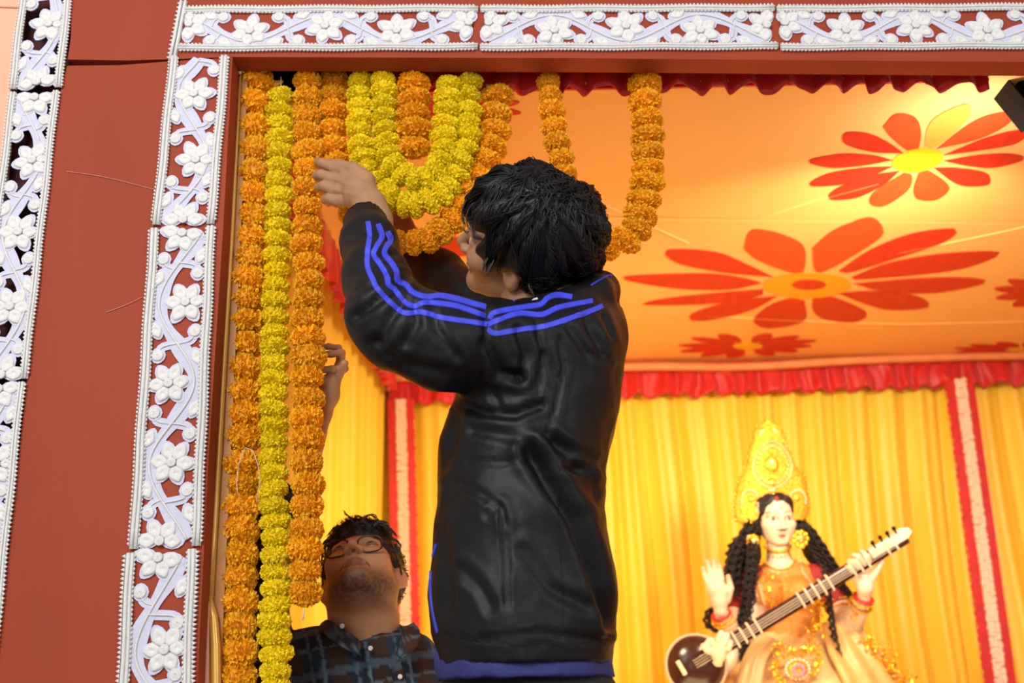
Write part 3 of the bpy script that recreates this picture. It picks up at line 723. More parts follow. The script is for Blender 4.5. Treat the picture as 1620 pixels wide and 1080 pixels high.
garland([(527, 128), (527, 220), (540, 300), (585, 365), (645, 385), (700, 365), (745, 305), (775, 235), (787, 150)], [44, 46, 48, 44, 40, 44, 48, 50, 50], [27, 25, 23, 26, 27], ORG, 'outermost orange marigold loop of the left swag, its bottom sagging under the yellow ones', g2, Y=YG+.022)
garland([(570, 128), (571, 220), (590, 290), (650, 325), (705, 300), (735, 235), (742, 128)], [38, 40, 46, 44, 44, 42, 40], 21, YEL, 'outer yellow marigold loop of the left swag', g2, Y=YG-.004)
garland([(607, 126), (609, 200), (620, 255), (660, 287), (695, 262), (705, 200), (712, 128)], [38, 40, 42, 42, 40, 42, 42], 20, YEL, 'inner yellow marigold loop of the left swag, around the short orange strand', g2, Y=YG-.016)
garland([(655, 132), (655, 200), (654, 256)], [50, 54, 50], 25, ORG, 'short straight orange marigold strand in the middle of the yellow loops', 'short marigold strand', Y=YG-.012)
garland([(868, 130), (877, 195), (888, 260), (905, 330), (935, 375), (972, 388), (1005, 365), (1020, 310), (1024, 250), (1022, 190), (1020, 130)], [36, 40, 42, 42, 42, 46, 50, 52, 52, 50, 50], [24, 24, 24, 28], ORG, 'separate orange marigold loop on the right, passing behind the dark haired head', 'orange loop on the right', Y=YG)
b = MB(); b.tube([P(x, y, YG-.035) for x, y in [(388, 708), (377, 735), (374, 765), (377, 785)]], .0008, 4)
b.tube([P(x, y, YG-.03) for x, y in [(388, 708), (400, 712), (408, 735), (411, 760), (405, 795)]], .0007, 4)
o = b.build('loose_thread', M_STRING, None); tag(o, 'loose pale thread lying over the leftmost orange garland', 'thread')
b = MB(); b.tube([P(481, 962, YG-.01), P(479, 980, YG-.01)], [.0012, .002], 5); tag(b.build('string_end', M_STRING, None), 'knotted string end under the orange garland beside the plaid shirt', 'string')
# ================================================================== PEOPLE
M_SKIN = mat('brown_skin', (0.40, .19, .10), .55, .06, 60, .12, 300, attr=True, sss=.08)
M_JACKET = mat('black_nylon', (0.0045, 0.0045, 0.0053), .50, .15, 15, .12, 130, spec=.28)
M_STRIPE = mat('blue_stripe', (0.045, 0.065, 0.72), .6, .06, 60)
M_TEE = mat('navy_tee', (0.022, 0.028, 0.16), .75, .1, 40, .3, 200)
M_TROUSER = mat('black_trousers', (0.012, 0.012, 0.014), .8, .1, 30, .2, 150)
M_HAIR = mat('black_hair', (0.005, 0.004, 0.004), .44, .2, 60, spec=.5)
M_SHOE = mat('dark_shoe', (0.03, 0.03, 0.035), .5)

def head_field(q, beard=False, mouth=0.0, female=False):
    """head-local metres: x right, y face forward, z up"""
    ax = np.abs(q[:, 0]); s = np.stack([ax, q[:, 1], q[:, 2]], 1)
    d = ell(q, (0, -.020, .035), (.074, .094, .084))
    d = smin(d, ell(q, (0, .030, -.028), (.058, .060, .080)), .03)
    jw = .040 if female else .047
    if female: d = smin(d, ell(s, (.018, .052, -.058), (.040, .040, .050)), .02)
    d = smin(d, seg(s, (jw, -.002, -.062), (.010 if female else .012, .066 if female else .068, -.098 if female else -.102), .020, .015 if female else .017), .028)
    d = smin(d, ell(q, (0, .076, -.101), (.020, .015, .015)), .018)
    d = smin(d, ell(s, (.038, .060, -.028), (.024, .022, .020)), .025)
    d = smin(d, seg(s, (.012, .087, .017), (.042, .072, .018), .006, .006), .014)
    d = smax(d, -ell(s, (.031, .104, -.001), (.017, .019, .012)), .012)
    d = smin(d, ell(s, (.031, .074, -.001), (.0135, .0125, .0125)), .003)
    if not female: d = smax(d, -ell(s, (.031, .094, -.001), (.0142, .014, .0078)), .0015)
    d = smin(d, seg(q, (0, .088, .006), (0, .109, -.033), .0065, .0095), .010)
    d = smin(d, ell(s, (.0125, .097, -.038), (.0085, .0095, .0075)), .006)
    d = smax(d, -ell(s, (.0065, .100, -.046), (.0040, .0058, .006)), .003)
    lw = .014 if female else .021
    d = smin(d, seg(s, (0, .093, -.0665), (lw, .085, -.069), .0050, .0030), .006)
    d = smin(d, seg(s, (0, .092, -.0765), (lw*.85, .084, -.0725), .0055, .0032), .005)
    d = smax(d, -seg(s, (0, .101, -.0718), (.021, .090, -.0718), .0016, .0012), .002)
    # ears
    e = s - np.array([.076, -.008, -.012]); c_, s_ = math.cos(.45), math.sin(.45)
    e2 = np.stack([e[:, 0]*c_ + e[:, 1]*s_, -e[:, 0]*s_ + e[:, 1]*c_, e[:, 2]], 1)
    ear = ell(e2, (.004, 0, 0), (.008, .019, .031))
    ear = smax(ear, -ell(e2, (.0125, .003, .002), (.009, .0115, .020)), .004)
    ear = smin(ear, ell(e2, (.005, -.004, -.006), (.004, .004, .010)), .004)
    d = smin(d, ear, .006)
    return d
def head_color(q, skin, lip, beard=0.0, brow=(.02, .012, .01), painted=False):
    C = np.tile(np.array(skin, float), (len(q), 1)); ax = np.abs(q[:, 0]); x, y, z = q[:, 0], q[:, 1], q[:, 2]
    def mix(w, c):
        w = np.clip(w, 0, 1)[:, None]; C[:] = C*(1-w)+np.array(c)*w
    g = lambda cx, cz, rx, rz: np.exp(-(((ax-cx)/rx)**2+((z-cz)/rz)**2))
    fr_ = y > .05
    mix(.25*g(.045, -.035, .02, .02)*fr_, np.array(skin)*np.array([1.15, .75, .7]))
    if beard:
        w = np.clip((-.072-z+.25*ax)/.03, 0, 1)*np.clip((y+.01)/.04, 0, 1)*np.clip((z+.16)/.03, 0, 1)
        w = w*(1-.75*np.exp(-((ax/.02)**2+((z+.073)/.010)**2))); mix(w*beard*.5, (.02, .013, .010))
        mix(beard*1.1*np.exp(-((z+.0545+(ax/.026)**2*.014)/.0042)**2)*(ax < .030)*(y > .07), (.02, .013, .01))
    mix(1.4*np.exp(-((ax/(.0125 if painted else .019))**4+((z+.0725)/.0085)**4))*(y > .078), lip)
    arch = .026-(ax-.028)**2*9 if not painted else .030-(ax-.030)**2*14
    mix(1.3*np.exp(-((z-arch)/(.0042 if not painted else .0020))**2)*(np.abs(ax-.030) < .021)*fr_, brow)
    mix(.85*np.exp(-((((ax-.0065)/.005)**2+((z+.047)/.005)**2)))*(y > .09), (.03, .01, .008))
    return C
def framed(c, X, Fv, U, sc=(1, 1, 1)):
    """matrix rows to local coordinates; camera-frame vectors"""
    w = lambda v: RT*v[0]+UP*v[1]-fw*v[2]
    return np.stack([w(X)*sc[0], w(Fv)*sc[1], w(U)*sc[2]], 1), np.asarray(c)   # columns
def basis(Fv, U):
    Fv = np.array(Fv, float); Fv /= np.linalg.norm(Fv); U = np.array(U, float); U -= Fv*(U@Fv); U /= np.linalg.norm(U)
    return np.cross(Fv, U), Fv, U
def make_head(c, Fv, U, sc, h, extra=None, zlo=-.135, ylo=-.13, **kw):
    X, Fv, U = basis(Fv, U); R, c = framed(c, X, Fv, U, sc); Ri = np.linalg.inv(R)
    ex_ = [(Ri@(np.asarray(p)-c), r_) for p, r_ in extra] if extra else None
    fn = (lambda q: smin(head_field(q, **kw), chain(q, ex_, .02), .028)) if extra else (lambda q: head_field(q, **kw))
    V, Q = sdf_mesh(fn, (-.10, ylo, zlo), (.10, .13, .135), h)
    return V, Q, R, c, Ri
def eyes(parent, R, c, look, iris=(.05, .02, .01), r=.0122):
    for s_ in (-1, 1):
        e = np.array([s_*.031, .0742, -.001])
        b_ = MB(); b_.ball((0, 0, 0), r, 14, 10); V = b_.V[0]
        d = V/np.linalg.norm(V, axis=1)[:, None]@np.array(look)
        # lidded look comes from the head surface: only the opening shows
        keep = V+e
        cols = np.where((d > .93)[:, None], np.array((.004, .003, .003)), np.where((d > .80)[:, None], np.array(iris), np.array((.62, .56, .52))))
        mk('eye', (keep)@R.T+c, b_.F, M_EYE, parent, True, cols)
M_EYE = mat('wet_eye', (1, 1, 1), .12, attr=True)
def strands(name, V, Q, parent, seedpts, flowfn, n, step, ln, w, lift, mt, jitter=.25, sides=3, keep=None, drop=0.0, avoid=None, wig=.06):
    """hair locks traced over the surface V,Q following a flow field"""
    bv = BVHTree.FromPolygons([Vector(v) for v in V], [tuple(q) for q in Q.tolist()])
    mb_ = MB(); N_ = normals(V, Q); ids = rng.choice(seedpts, n)
    for i in ids:
        p = V[i].copy(); d = flowfn(p)+rng.normal(size=3)*jitter; nn = N_[i]; path = [p-nn*.002]; L = rng.uniform(.5, 1)*ln; k = 7; lf = lift*rng.uniform(.3, 1.2)
        d -= nn*(d@nn); d /= np.linalg.norm(d)+1e-9
        ok = True
        for j in range(1, k+1):
            p = p + d*L/k; loc, nr, _, _ = bv.find_nearest(Vector(p))
            nr = np.array(nr); loc = np.array(loc); t = j/k
            sd = float((p-loc)@nr)
            p = loc + nr*min(max(sd, 0), .004+drop); path.append(p + nr*lf*math.sin(t*math.pi*.8))
            f = flowfn(p); d = d*.5+f*.5+rng.normal(size=3)*wig; d -= nr*(d@nr)*(1 if drop == 0 else .6); d /= np.linalg.norm(d)+1e-9
        if avoid is not None:
            ax_, ay_ = proj(np.array(path))
            if avoid(ax_, ay_).any(): continue
        mb_.tube(path, [w*rng.uniform(.7, 1.2)*(1-(j/k)**2*.9) for j in range(k+1)], sides, cap=False)
    return mb_.build(name, mt, parent)

# ------------------------------------------------------------------ man 1 (dark haired, black jacket)
man = empty('person', (0.06, 1.72, ZF)); tag(man, 'dark haired man in black jacket with blue sleeve stripes, reaching up to the marigolds', 'person')
SK1 = (0.42, .215, .115)
Fm, Um = (-.945, .28, -.17), (-.1, .77, .63)
X_, F_v, U_v = basis(Fm, Um)
earp = P(810, 439, 1.64); wv = lambda v: RT*v[0]+UP*v[1]-fw*v[2]
el = np.array([-.082, -.008, -.012]); hc = earp - (wv(X_)*el[0]+wv(F_v)*el[1]+wv(U_v)*el[2])
V, Q, R, c, Ri = make_head(hc, Fm, Um, (1, 1, 1), .0032)
HV = V@R.T+c
bodyV, bodyF, bodyC = [HV], [Q], [head_color(V, SK1, (.25, .09, .07), .30)]
def add_body(Vn, Qn, col): 
    off = sum(len(v) for v in bodyV); bodyV.append(Vn); bodyF.append(Qn+off); bodyC.append(np.tile(col, (len(Vn), 1)))
neck_base = P(868, 510, 1.72)
nk0 = c - wv(U_v)*.05 - wv(F_v)*.01
ch = [(nk0, .054), (nk0*.5+neck_base*.5, .058), (neck_base, .066), (P(850, 640, 1.70), .10), (P(830, 900, 1.70), .10), (P(830, 1010, 1.70), .085)]
lo, hi = bounds(ch, .03)
Vn, Qn = sdf_mesh(lambda p: chain(p, ch, .02), lo, hi, .008); add_body(Vn, Qn, SK1)
# near hand: palm, four curled fingers, thumb
hd = []
Hc = lambda *a: pts_chain(*a)
wrist = Hc((597, 348, 1.735, 25), (586, 326, 1.775, 25), (570, 303, 1.81, 25), (553, 288, 1.835, 21))
fing = [Hc((570, 280, 1.815, 14), (534, 267, 1.845, 11), (510, 258, 1.855, 8.5), (503, 256, 1.873, 7.5), (505, 262, 1.89, 6.5)),
        Hc((566, 292, 1.81, 14), (531, 284, 1.838, 11), (508, 276, 1.848, 9), (501, 277, 1.866, 8), (505, 283, 1.882, 7)),
        Hc((562, 303, 1.81, 13), (531, 301, 1.832, 11), (512, 294, 1.842, 9), (505, 296, 1.86, 8), (510, 302, 1.876, 7)),
        Hc((560, 315, 1.81, 13), (537, 318, 1.83, 10.5), (521, 314, 1.838, 8.5), (514, 316, 1.856, 7.5), (520, 321, 1.87, 6.5))]
thumb = Hc((580, 285, 1.80, 14), (560, 268, 1.815, 11), (538, 260, 1.84, 8), (522, 258, 1.865, 7), (513, 259, 1.885, 6))
armc = Hc((597, 348, 1.735, 25), (600, 400, 1.66, 26), (615, 500, 1.56, 30), (700, 545, 1.56, 36), (880, 550, 1.64, 36))
allp = wrist+sum(fing, [])+thumb
lo, hi = bounds(allp, .012)
def hand_f(p):
    d = chain(p, wrist, .01)
    d = smin(d, seg(p, fing[0][0][0], fing[3][0][0], m(15, fing[0][0][0]), m(14, fing[0][0][0])), .010)
    for f in fing: d = smin(d, chain(p, [(q_[0], q_[1]*.92) for q_ in f], .0015), .0022)
    return smin(d, chain(p, thumb, .004), .006)
Vn, Qn = sdf_mesh(hand_f, lo, hi, .0017); Vn = relax(Vn, Qn, 1); 
px_, py_ = proj(Vn); nn_ = normals(Vn, Qn); dp = np.zeros(len(Vn))
for ln in ([(534, 267), (575, 290)], [(531, 284), (575, 300)], [(531, 301), (575, 312)]): dp += .0009*np.exp(-(polydist(px_, py_, ln)/3.0)**2)
for ln in ([(522, 264), (523, 271)], [(518, 282), (519, 289)], [(521, 299), (522, 306)]): dp += .0007*np.exp(-(polydist(px_, py_, ln)/1.8)**2)
Vn = Vn + nn_*dp[:, None]
add_body(Vn, Qn, SK1)
lo, hi = bounds(armc, .02); Vn, Qn = sdf_mesh(lambda p: chain(p, armc, .02), lo, hi, .008); add_body(Vn, Qn, SK1)
# far hand, behind the marigold loop
fh = Hc((655, 400, 2.10, 17), (646, 385, 2.09, 17), (636, 368, 2.07, 16)); ff = [Hc((636+6*k, 372-2*k, 2.05, 7), (622+7*k, 352-3*k, 2.05, 6.5), (615+8*k, 338-2*k, 2.03, 6), (618+8*k, 332, 2.01, 5)) for k in range(4)]; ft = Hc((650, 385, 2.04, 8), (630, 375, 2.02, 7), (618, 362, 2.0, 6))
lo, hi = bounds(fh+sum(ff, [])+ft, .012)
def fh_f(p):
    d = chain(p, fh, .01)
    for f in ff+[ft]: d = smin(d, chain(p, f, .003), .003)
    return d
Vn, Qn = sdf_mesh(fh_f, lo, hi, .003); add_body(Vn, Qn, SK1)
mk('body', np.concatenate(bodyV), np.concatenate(bodyF), M_SKIN, man, True, np.concatenate(bodyC))
eyes(man, R, c, (0, 1, 0))

# hair
hm = [pc(852, 368, 1.69, 88), pc(800, 322, 1.70, 52), pc(776, 330, 1.71, 32), pc(842, 305, 1.70, 47), pc(905, 338, 1.72, 47), pc(895, 405, 1.73, 56), pc(880, 440, 1.74, 42), pc(790, 365, 1.66, 40), pc(785, 400, 1.655, 27), pc(838, 420, 1.64, 40)]
def hair_f(p):
    d = None
    for cc_, r in hm:
        e = np.linalg.norm(p-cc_, axis=1)-r; d = e if d is None else smin(d, e, .022)
    q = (p-c)@Ri.T; d = smin(d, smax(ell(q, (0, -.028, .040), (.088, .106, .093)), -(q[:, 2]*.6-q[:, 1]*.8+.055), .01), .02)
    fc_ = c + wv(F_v)*.088 - wv(U_v)*.045                          # keep the face clear
    d = smax(d, -(np.linalg.norm(p-fc_, axis=1)-.060), .010)
    d = smax(d, -seg(p, P(806, 448, 1.50), P(806, 448, 1.648), m(20, P(806, 446, 1.60)), m(20, P(806, 446, 1.60))), .006)
    d = smax(d, -seg(p, P(745, 440, 1.50), P(745, 440, 1.70), .022, .022), .008)
    d = smax(d, -seg(p, P(775, 470, 1.50), P(775, 470, 1.70), .018, .018), .008)
    return d
lo, hi = bounds(hm+[(c+wv(U_v)*.03, .13)], .01); HVv, HQ = sdf_mesh(hair_f, lo, hi, .004)
whorl = P(866, 322, 1.62); Nh = normals(HVv, HQ)
def flow_m(p):
    v = p-whorl; d = np.linalg.norm(v)+1e-6; t = np.cross(v/d, fw); return v/d*1.0 + t*.40 - UP*.25*min(1, d/.06) - RT*.12
rad = HVv-whorl; ang = np.arctan2(rad@UP, rad@RT); dist = np.linalg.norm(rad, axis=1)
HVv = HVv + Nh*((.0030*np.sin(ang*13+dist*30+2*np.sin(dist*40))+.0018*np.sin(ang*31-dist*50))*np.clip(dist/.05, 0, 1))[:, None] + Nh*(nz3(HVv, 26)*.004)[:, None]
hair = mk('hair', HVv, HQ, M_HAIR, man)
strands('hair_locks', HVv, HQ, man, np.arange(len(HVv)), flow_m, 4200, 0, .125, .0012, .0032, M_HAIR, .06, wig=.012, avoid=lambda x, y: (((x-807)/18)**2+((y-446)/24)**2 < 1) | ((x < 768) & (y > 372)) | ((x < 800) & (y > 440)))['kind'] = 'stuff'
b = MB()
def tuft(mb_, ln, Y, w=1.6): 
    q = spline([P(x, y, Y) for x, y in ln], 10); r = m(w, q[0]); mb_.tube(q, [r*(1-(i/9)**2*.85) for i in range(10)], 4)
for ln, Y in (([(790, 280), (755, 300), (738, 330), (741, 350)], 1.70), ([(780, 300), (748, 322), (741, 345), (744, 370)], 1.69), ([(800, 272), (762, 285), (745, 306), (738, 330)], 1.71),
              ([(770, 330), (752, 350), (745, 362), (742, 357)], 1.67), ([(765, 340), (748, 356), (741, 368), (733, 362)], 1.68), ([(760, 300), (741, 315), (733, 335), (737, 358)], 1.7),
              ([(925, 300), (940, 312), (946, 330)], 1.73), ([(935, 385), (950, 398), (955, 405)], 1.74), ([(935, 400), (948, 412), (953, 418)], 1.74), ([(900, 290), (925, 292), (944, 310)], 1.72),
              ([(785, 405), (775, 420), (770, 437)], 1.63), ([(780, 395), (770, 412), (766, 426)], 1.63), ([(905, 440), (912, 460), (911, 478)], 1.72), ([(860, 440), (858, 462), (866, 480)], 1.66),
              ([(880, 445), (882, 466), (890, 482)], 1.67), ([(840, 440), (838, 456), (845, 470)], 1.63), ([(930, 400), (938, 430), (928, 460)], 1.73), ([(815, 262), (845, 254), (870, 262)], 1.70), ([(860, 275), (895, 282), (918, 296)], 1.70)):
    for k in range(5): tuft(b, [(x+rng.uniform(-3, 3), y+rng.uniform(-2, 2)) for x, y in ln], Y+rng.uniform(-.01, .01), rng.uniform(.8, 2.6))
b.build('loose_hair', M_HAIR, man)['kind'] = 'stuff'

# jacket
rg = []
for y, xl, xr, Yc, bb in ((500, 815, 980, 1.735, .10), (525, 785, 984, 1.725, .125), (560, 760, 987, 1.715, .14), (640, 715, 982, 1.71, .15), (700, 694, 968, 1.71, .15), (760, 693, 957, 1.71, .15), (820, 689, 957, 1.70, .15),
                      (880, 683, 967, 1.70, .15), (940, 678, 976, 1.70, .152), (1000, 682, 978, 1.70, .152), (1054, 697, 971, 1.70, .145)):
    ce = P((xl+xr)/2, y, Yc); rg.append((ce, m((xr-xl)/2, ce), bb))
arm = Hc((905, 545, 1.66, 62), (860, 548, 1.625, 68), (780, 548, 1.59, 72), (700, 543, 1.555, 73), (640, 520, 1.55, 68), (612, 500, 1.55, 62), (594, 440, 1.60, 50), (584, 385, 1.67, 42), (577, 352, 1.715, 35))
farm = Hc((900, 505, 1.84, 52), (810, 512, 1.92, 46), (745, 478, 2.0, 42), (695, 432, 2.06, 36), (664, 408, 2.09, 31), (648, 392, 2.10, 27))
shl = Hc((870, 525, 1.66, 52), (935, 528, 1.72, 48), (950, 505, 1.76, 34))
col = Hc((828, 484, 1.60, 13), (862, 488, 1.595, 15), (905, 478, 1.62, 22), (940, 466, 1.68, 30), (950, 460, 1.75, 29), (925, 470, 1.82, 24))
hollow = Hc((577, 348, 1.72, 29), (568, 318, 1.76, 31))
def jac(p):
    d = loft(p, rg)
    d = smin(d, chain(p, arm, .02), .035)
    d = smin(d, chain(p, shl, .02), .03)
    d = smin(d, chain(p, farm, .02), .025)
    d = smin(d, chain(p, col, .012), .015)
    d = smax(d, -chain(p, hollow), .004)
    nkd = seg(p, nk0+wv(U_v)*.03, neck_base, .060, .064); d = smax(d, -nkd, .006)
    return d
lo, hi = bounds(arm+farm+col+[(t[0], t[1]) for t in rg], .01)
JV, JQ = sdf_mesh(jac, lo, hi, .0062)
JV = relax(JV, JQ, 1)
JN = normals(JV, JQ); px_, py_ = proj(JV); facing = np.clip(((CAM-JV)*JN).sum(1)/np.linalg.norm(CAM-JV, axis=1)*2+.2, 0, 1)
creases = [  # (polyline px, width px, depth m)
 ([(838, 715), (870, 765), (907, 820), (940, 903), (968, 985)], 11, .020),
 ([(870, 690), (915, 740), (955, 800)], 9, .009), ([(795, 805), (800, 880), (803, 960)], 4, .005),
 ([(886, 535), (893, 580), (884, 620), (878, 650), (862, 690)], 4.5, .006), ([(700, 628), (760, 652), (815, 655), (855, 640)], 7, .010),
 ([(640, 475), (620, 500), (600, 540)], 7, .007), ([(655, 480), (660, 510), (640, 545)], 7, .006), ([(610, 430), (590, 450), (560, 455)], 6, .006),
 ([(640, 440), (605, 470), (565, 500)], 7, .009), ([(680, 480), (690, 520), (725, 565)], 6, .005), ([(770, 500), (772, 540), (790, 590), (820, 596)], 8, .010),
 ([(760, 540), (765, 600), (790, 640)], 6, .005), ([(820, 520), (832, 560), (824, 600)], 7, .008), ([(850, 515), (860, 560), (850, 620)], 5, .005),
 ([(925, 505), (945, 540), (952, 560)], 6, .007), ([(955, 500), (968, 530)], 5, .005), ([(900, 520), (930, 560), (960, 570)], 6, .004),
 ([(740, 730), (790, 732), (840, 728)], 5, .003), ([(715, 760), (760, 780), (790, 800)], 6, .004), ([(770, 815), (790, 800), (800, 830)], 5, .004),
 ([(880, 700), (925, 720), (955, 740)], 8, .006), ([(895, 740), (930, 740), (950, 770)], 7, .007), ([(730, 900), (760, 930), (775, 960)], 9, .005),
 ([(700, 840), (712, 900), (708, 960)], 9, .006), ([(830, 870), (870, 930), (930, 960)], 9, .005), ([(760, 1008), (850, 1000), (965, 1012)], 4, .0035),
 ([(590, 540), (640, 575), (700, 590)], 9, .006), ([(575, 365), (600, 380), (625, 378)], 4, .004), ([(570, 400), (600, 405), (640, 398)], 5, .004), ([(600, 425), (625, 430), (648, 440)], 4, .005),
 ([(700, 1000), (760, 1016), (850, 1018), (965, 1010)], 3, .003), ([(860, 560), (880, 600)], 5, .004), ([(720, 660), (715, 700), (700, 740)], 8, .006), ([(750, 680), (800, 690), (840, 700)], 8, .005)]
dsp = np.zeros(len(JV))
for ln, w_, dpt in creases:
    dd = polydist(px_, py_, ln); dsp += -dpt*.95*np.exp(-(dd/w_)**2) + dpt*.35*np.exp(-((dd-w_*2)/w_)**2)
dsp *= facing
n1 = nz3(JV, 9, 3.0); n2 = nz3(JV*np.array([1, 1, .55]), 22, 7.0); n3 = nz3(JV, 60, 1)
dsp += (1-np.abs(n1)*2.2)*.0026 - .0013 + (1-np.abs(n2)*2)*.0016-.0008 + n3*.0007
cuffm = np.exp(-(np.linalg.norm(JV-P(575, 345, 1.72), axis=1)/.03)**2); dsp *= 1-.8*cuffm
JV = JV + JN*dsp[:, None]
jacket = mk('jacket', JV, JQ, M_JACKET, man)
jb = BVHTree.FromPolygons([Vector(v) for v in JV], [tuple(q) for q in JQ.tolist()])
st1 = [(582, 351), (585, 372), (582, 397), (582, 422), (590, 443), (598, 458), (619, 480), (640, 495), (667, 494), (700, 503), (735, 508), (770, 513)]
st1b = [(771, 521), (783, 527), (800, 525), (830, 520), (857, 517), (883, 510), (915, 499), (935, 492), (953, 484)]
st2 = [(598, 355), (604, 374), (596, 390), (591, 403), (601, 418), (612, 436), (614, 450), (626, 460), (638, 476), (655, 485), (672, 479), (700, 481), (727, 486), (768, 500)]
st2b = [(772, 514), (785, 508), (805, 500), (825, 496), (857, 498), (880, 488), (905, 482), (937, 476)]
st3 = [(613, 367), (618, 380), (610, 392), (608, 402), (618, 415), (627, 430), (629, 445), (642, 451), (653, 463), (674, 470), (697, 468), (722, 473), (747, 480), (768, 486)]
st3b = [(774, 504), (782, 495), (805, 490), (830, 486), (855, 482), (866, 472), (882, 467), (905, 470)]
b = MB()
for ln in (st1, st1b, st2, st2b, st3, st3b): decal(b, jb, ln, 8.2, .0016, n=90)
b.build('sleeve_stripe', M_STRIPE, jacket, False)['label'] = 'royal blue sleeve stripes'
b = MB()
for ln in ([(690, 860), (683, 890), (681, 930), (684, 965), (692, 1000)], [(934, 452), (958, 438), (968, 436)], [(812, 478), (816, 468), (826, 461), (838, 462), (850, 466)]): decal(b, jb, ln, 2.4, .0016, n=40)
if b.V: b.build('blue_piping', M_STRIPE, jacket, False)['label'] = 'thin blue piping'
b = MB()
for ln in ([(694, 1003), (750, 1017), (840, 1021), (968, 1013)], [(787, 808), (790, 860), (797, 955)], [(889, 740), (884, 800), (889, 900), (893, 990)]): decal(b, jb, ln, 2.0, .0008, n=60)
b.build('seam', M_JACKET, jacket, False)
h_, n_ = cast(jb, 846, 474)
if h_ is not None:
    b = MB(); c_ = h_-fw*.004; b.prism([c_-RT*.005-UP*.001, c_+RT*.005+UP*.001, c_+RT*.004+UP*.0035, c_-RT*.002+UP*.002], fw*.001); b.build('white_tag', M_PAPER, jacket, False)
# tee and trousers
tr = []
for y, xl, xr, dz in ((985, 715, 945, .0), (1025, 706, 956, 0), (1044, 690, 969, 0), (1074, 690, 975, 0)):
    ce = P((xl+xr)/2, y, 1.705); tr.append((ce, m((xr-xl)/2, ce)-.001, .147-(.022 if y < 1040 else 0)))
rt_ = [(t[0], t[1], t[2]) for t in tr]
lo, hi = bounds([(t[0], t[1]) for t in tr], .01); Vt, Qt = sdf_mesh(lambda p: smin(loft(p, rt_), seg(p, P(684, 1020, 1.70), P(700, 1040, 1.70), .012, .02), .01), lo, hi, .007)
Nt = normals(Vt, Qt); Vt = Vt+Nt*(nz3(Vt*np.array([1, 1, .3]), 25)*.004)[:, None]; mk('t_shirt', Vt, Qt, M_TEE, man)
hip = P(828, 1085, 1.70); hz = hip[2]
legs = [[(hip+np.array([s_*.052, s_*-.02, -.03]), .082), (hip+np.array([s_*.07, -.02, -.36]), .066), (hip+np.array([s_*.09, .0, -(hz-ZF)+.07]), .048)] for s_ in (-1, 1)]
lo, hi = bounds(legs[0]+legs[1]+[(hip, .15)], .02)
Vt, Qt = sdf_mesh(lambda p: smin(smin(chain(p, legs[0]), chain(p, legs[1]), .01), ell(p, hip+np.array([0, 0, -.03]), (.132, .128, .07)), .04), lo, hi, .010)
mk('trousers', Vt, Qt, M_TROUSER, man)
for s_ in (-1, 1):
    f0 = hip+np.array([s_*.09, 0, 0]); f0[2] = ZF+.035; b_ = [(f0+np.array([.03, .02, 0]), .034), (f0+np.array([-.17, .04, -.002]), .032)]
    lo, hi = bounds(b_, .01); Vt, Qt = sdf_mesh(lambda p: smax(chain(p, b_), ZF+.002-p[:, 2], .004), lo, hi, .008); mk('shoe', Vt, Qt, M_SHOE, man)

# ------------------------------------------------------------------ man 2 (glasses, plaid shirt)
Y2 = 2.22
man2 = empty('person', (P(570, 900, Y2)[0], Y2, ZF)); tag(man2, 'man in black glasses and dark plaid shirt looking up behind the marigolds', 'person')
c2 = P(573, 914, Y2); SK2 = (.58, .29, .15)
nb2 = P(578, 1035, Y2+.02)
F20, U20 = (-0.108, 0.872, 0.477), (-0.110, 0.456, -0.883)
X2, F2, U2 = basis(F20, U20); wq = lambda v: wv(X2)*v[0]+wv(F2)*v[1]+wv(U2)*v[2]
chn = [(c2+wq((0, .0, -.045)), .063), (c2*.45+nb2*.55, .067), (nb2, .070)]
V, Q, R, c2, Ri = make_head(c2, F20, U20, (1.0, 1.0, .81), .0028, extra=chn, zlo=-.23, ylo=-.27)
hcol = head_color(V, SK2, (.34, .12, .09), .80)
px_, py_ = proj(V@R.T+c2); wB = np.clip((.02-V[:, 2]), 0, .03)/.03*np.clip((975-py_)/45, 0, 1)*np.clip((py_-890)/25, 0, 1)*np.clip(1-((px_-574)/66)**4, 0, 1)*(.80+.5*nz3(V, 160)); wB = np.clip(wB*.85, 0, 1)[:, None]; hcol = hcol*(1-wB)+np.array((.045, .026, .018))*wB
HV2 = V@R.T+c2; w2 = lambda v: R@np.array(v)
parts = [(HV2, Q, hcol)]
chn = [(nb2-np.array([0, 0, .03]), .069), (nb2-np.array([0, 0, .10]), .10)]
lo, hi = bounds(chn, .02); Vn, Qn = sdf_mesh(lambda p: chain(p, chn, .02), lo, hi, .006)
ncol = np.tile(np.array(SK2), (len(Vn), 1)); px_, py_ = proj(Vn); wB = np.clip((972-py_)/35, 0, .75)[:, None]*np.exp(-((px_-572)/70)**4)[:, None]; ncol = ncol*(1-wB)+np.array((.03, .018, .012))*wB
parts.append((Vn, Qn, ncol))
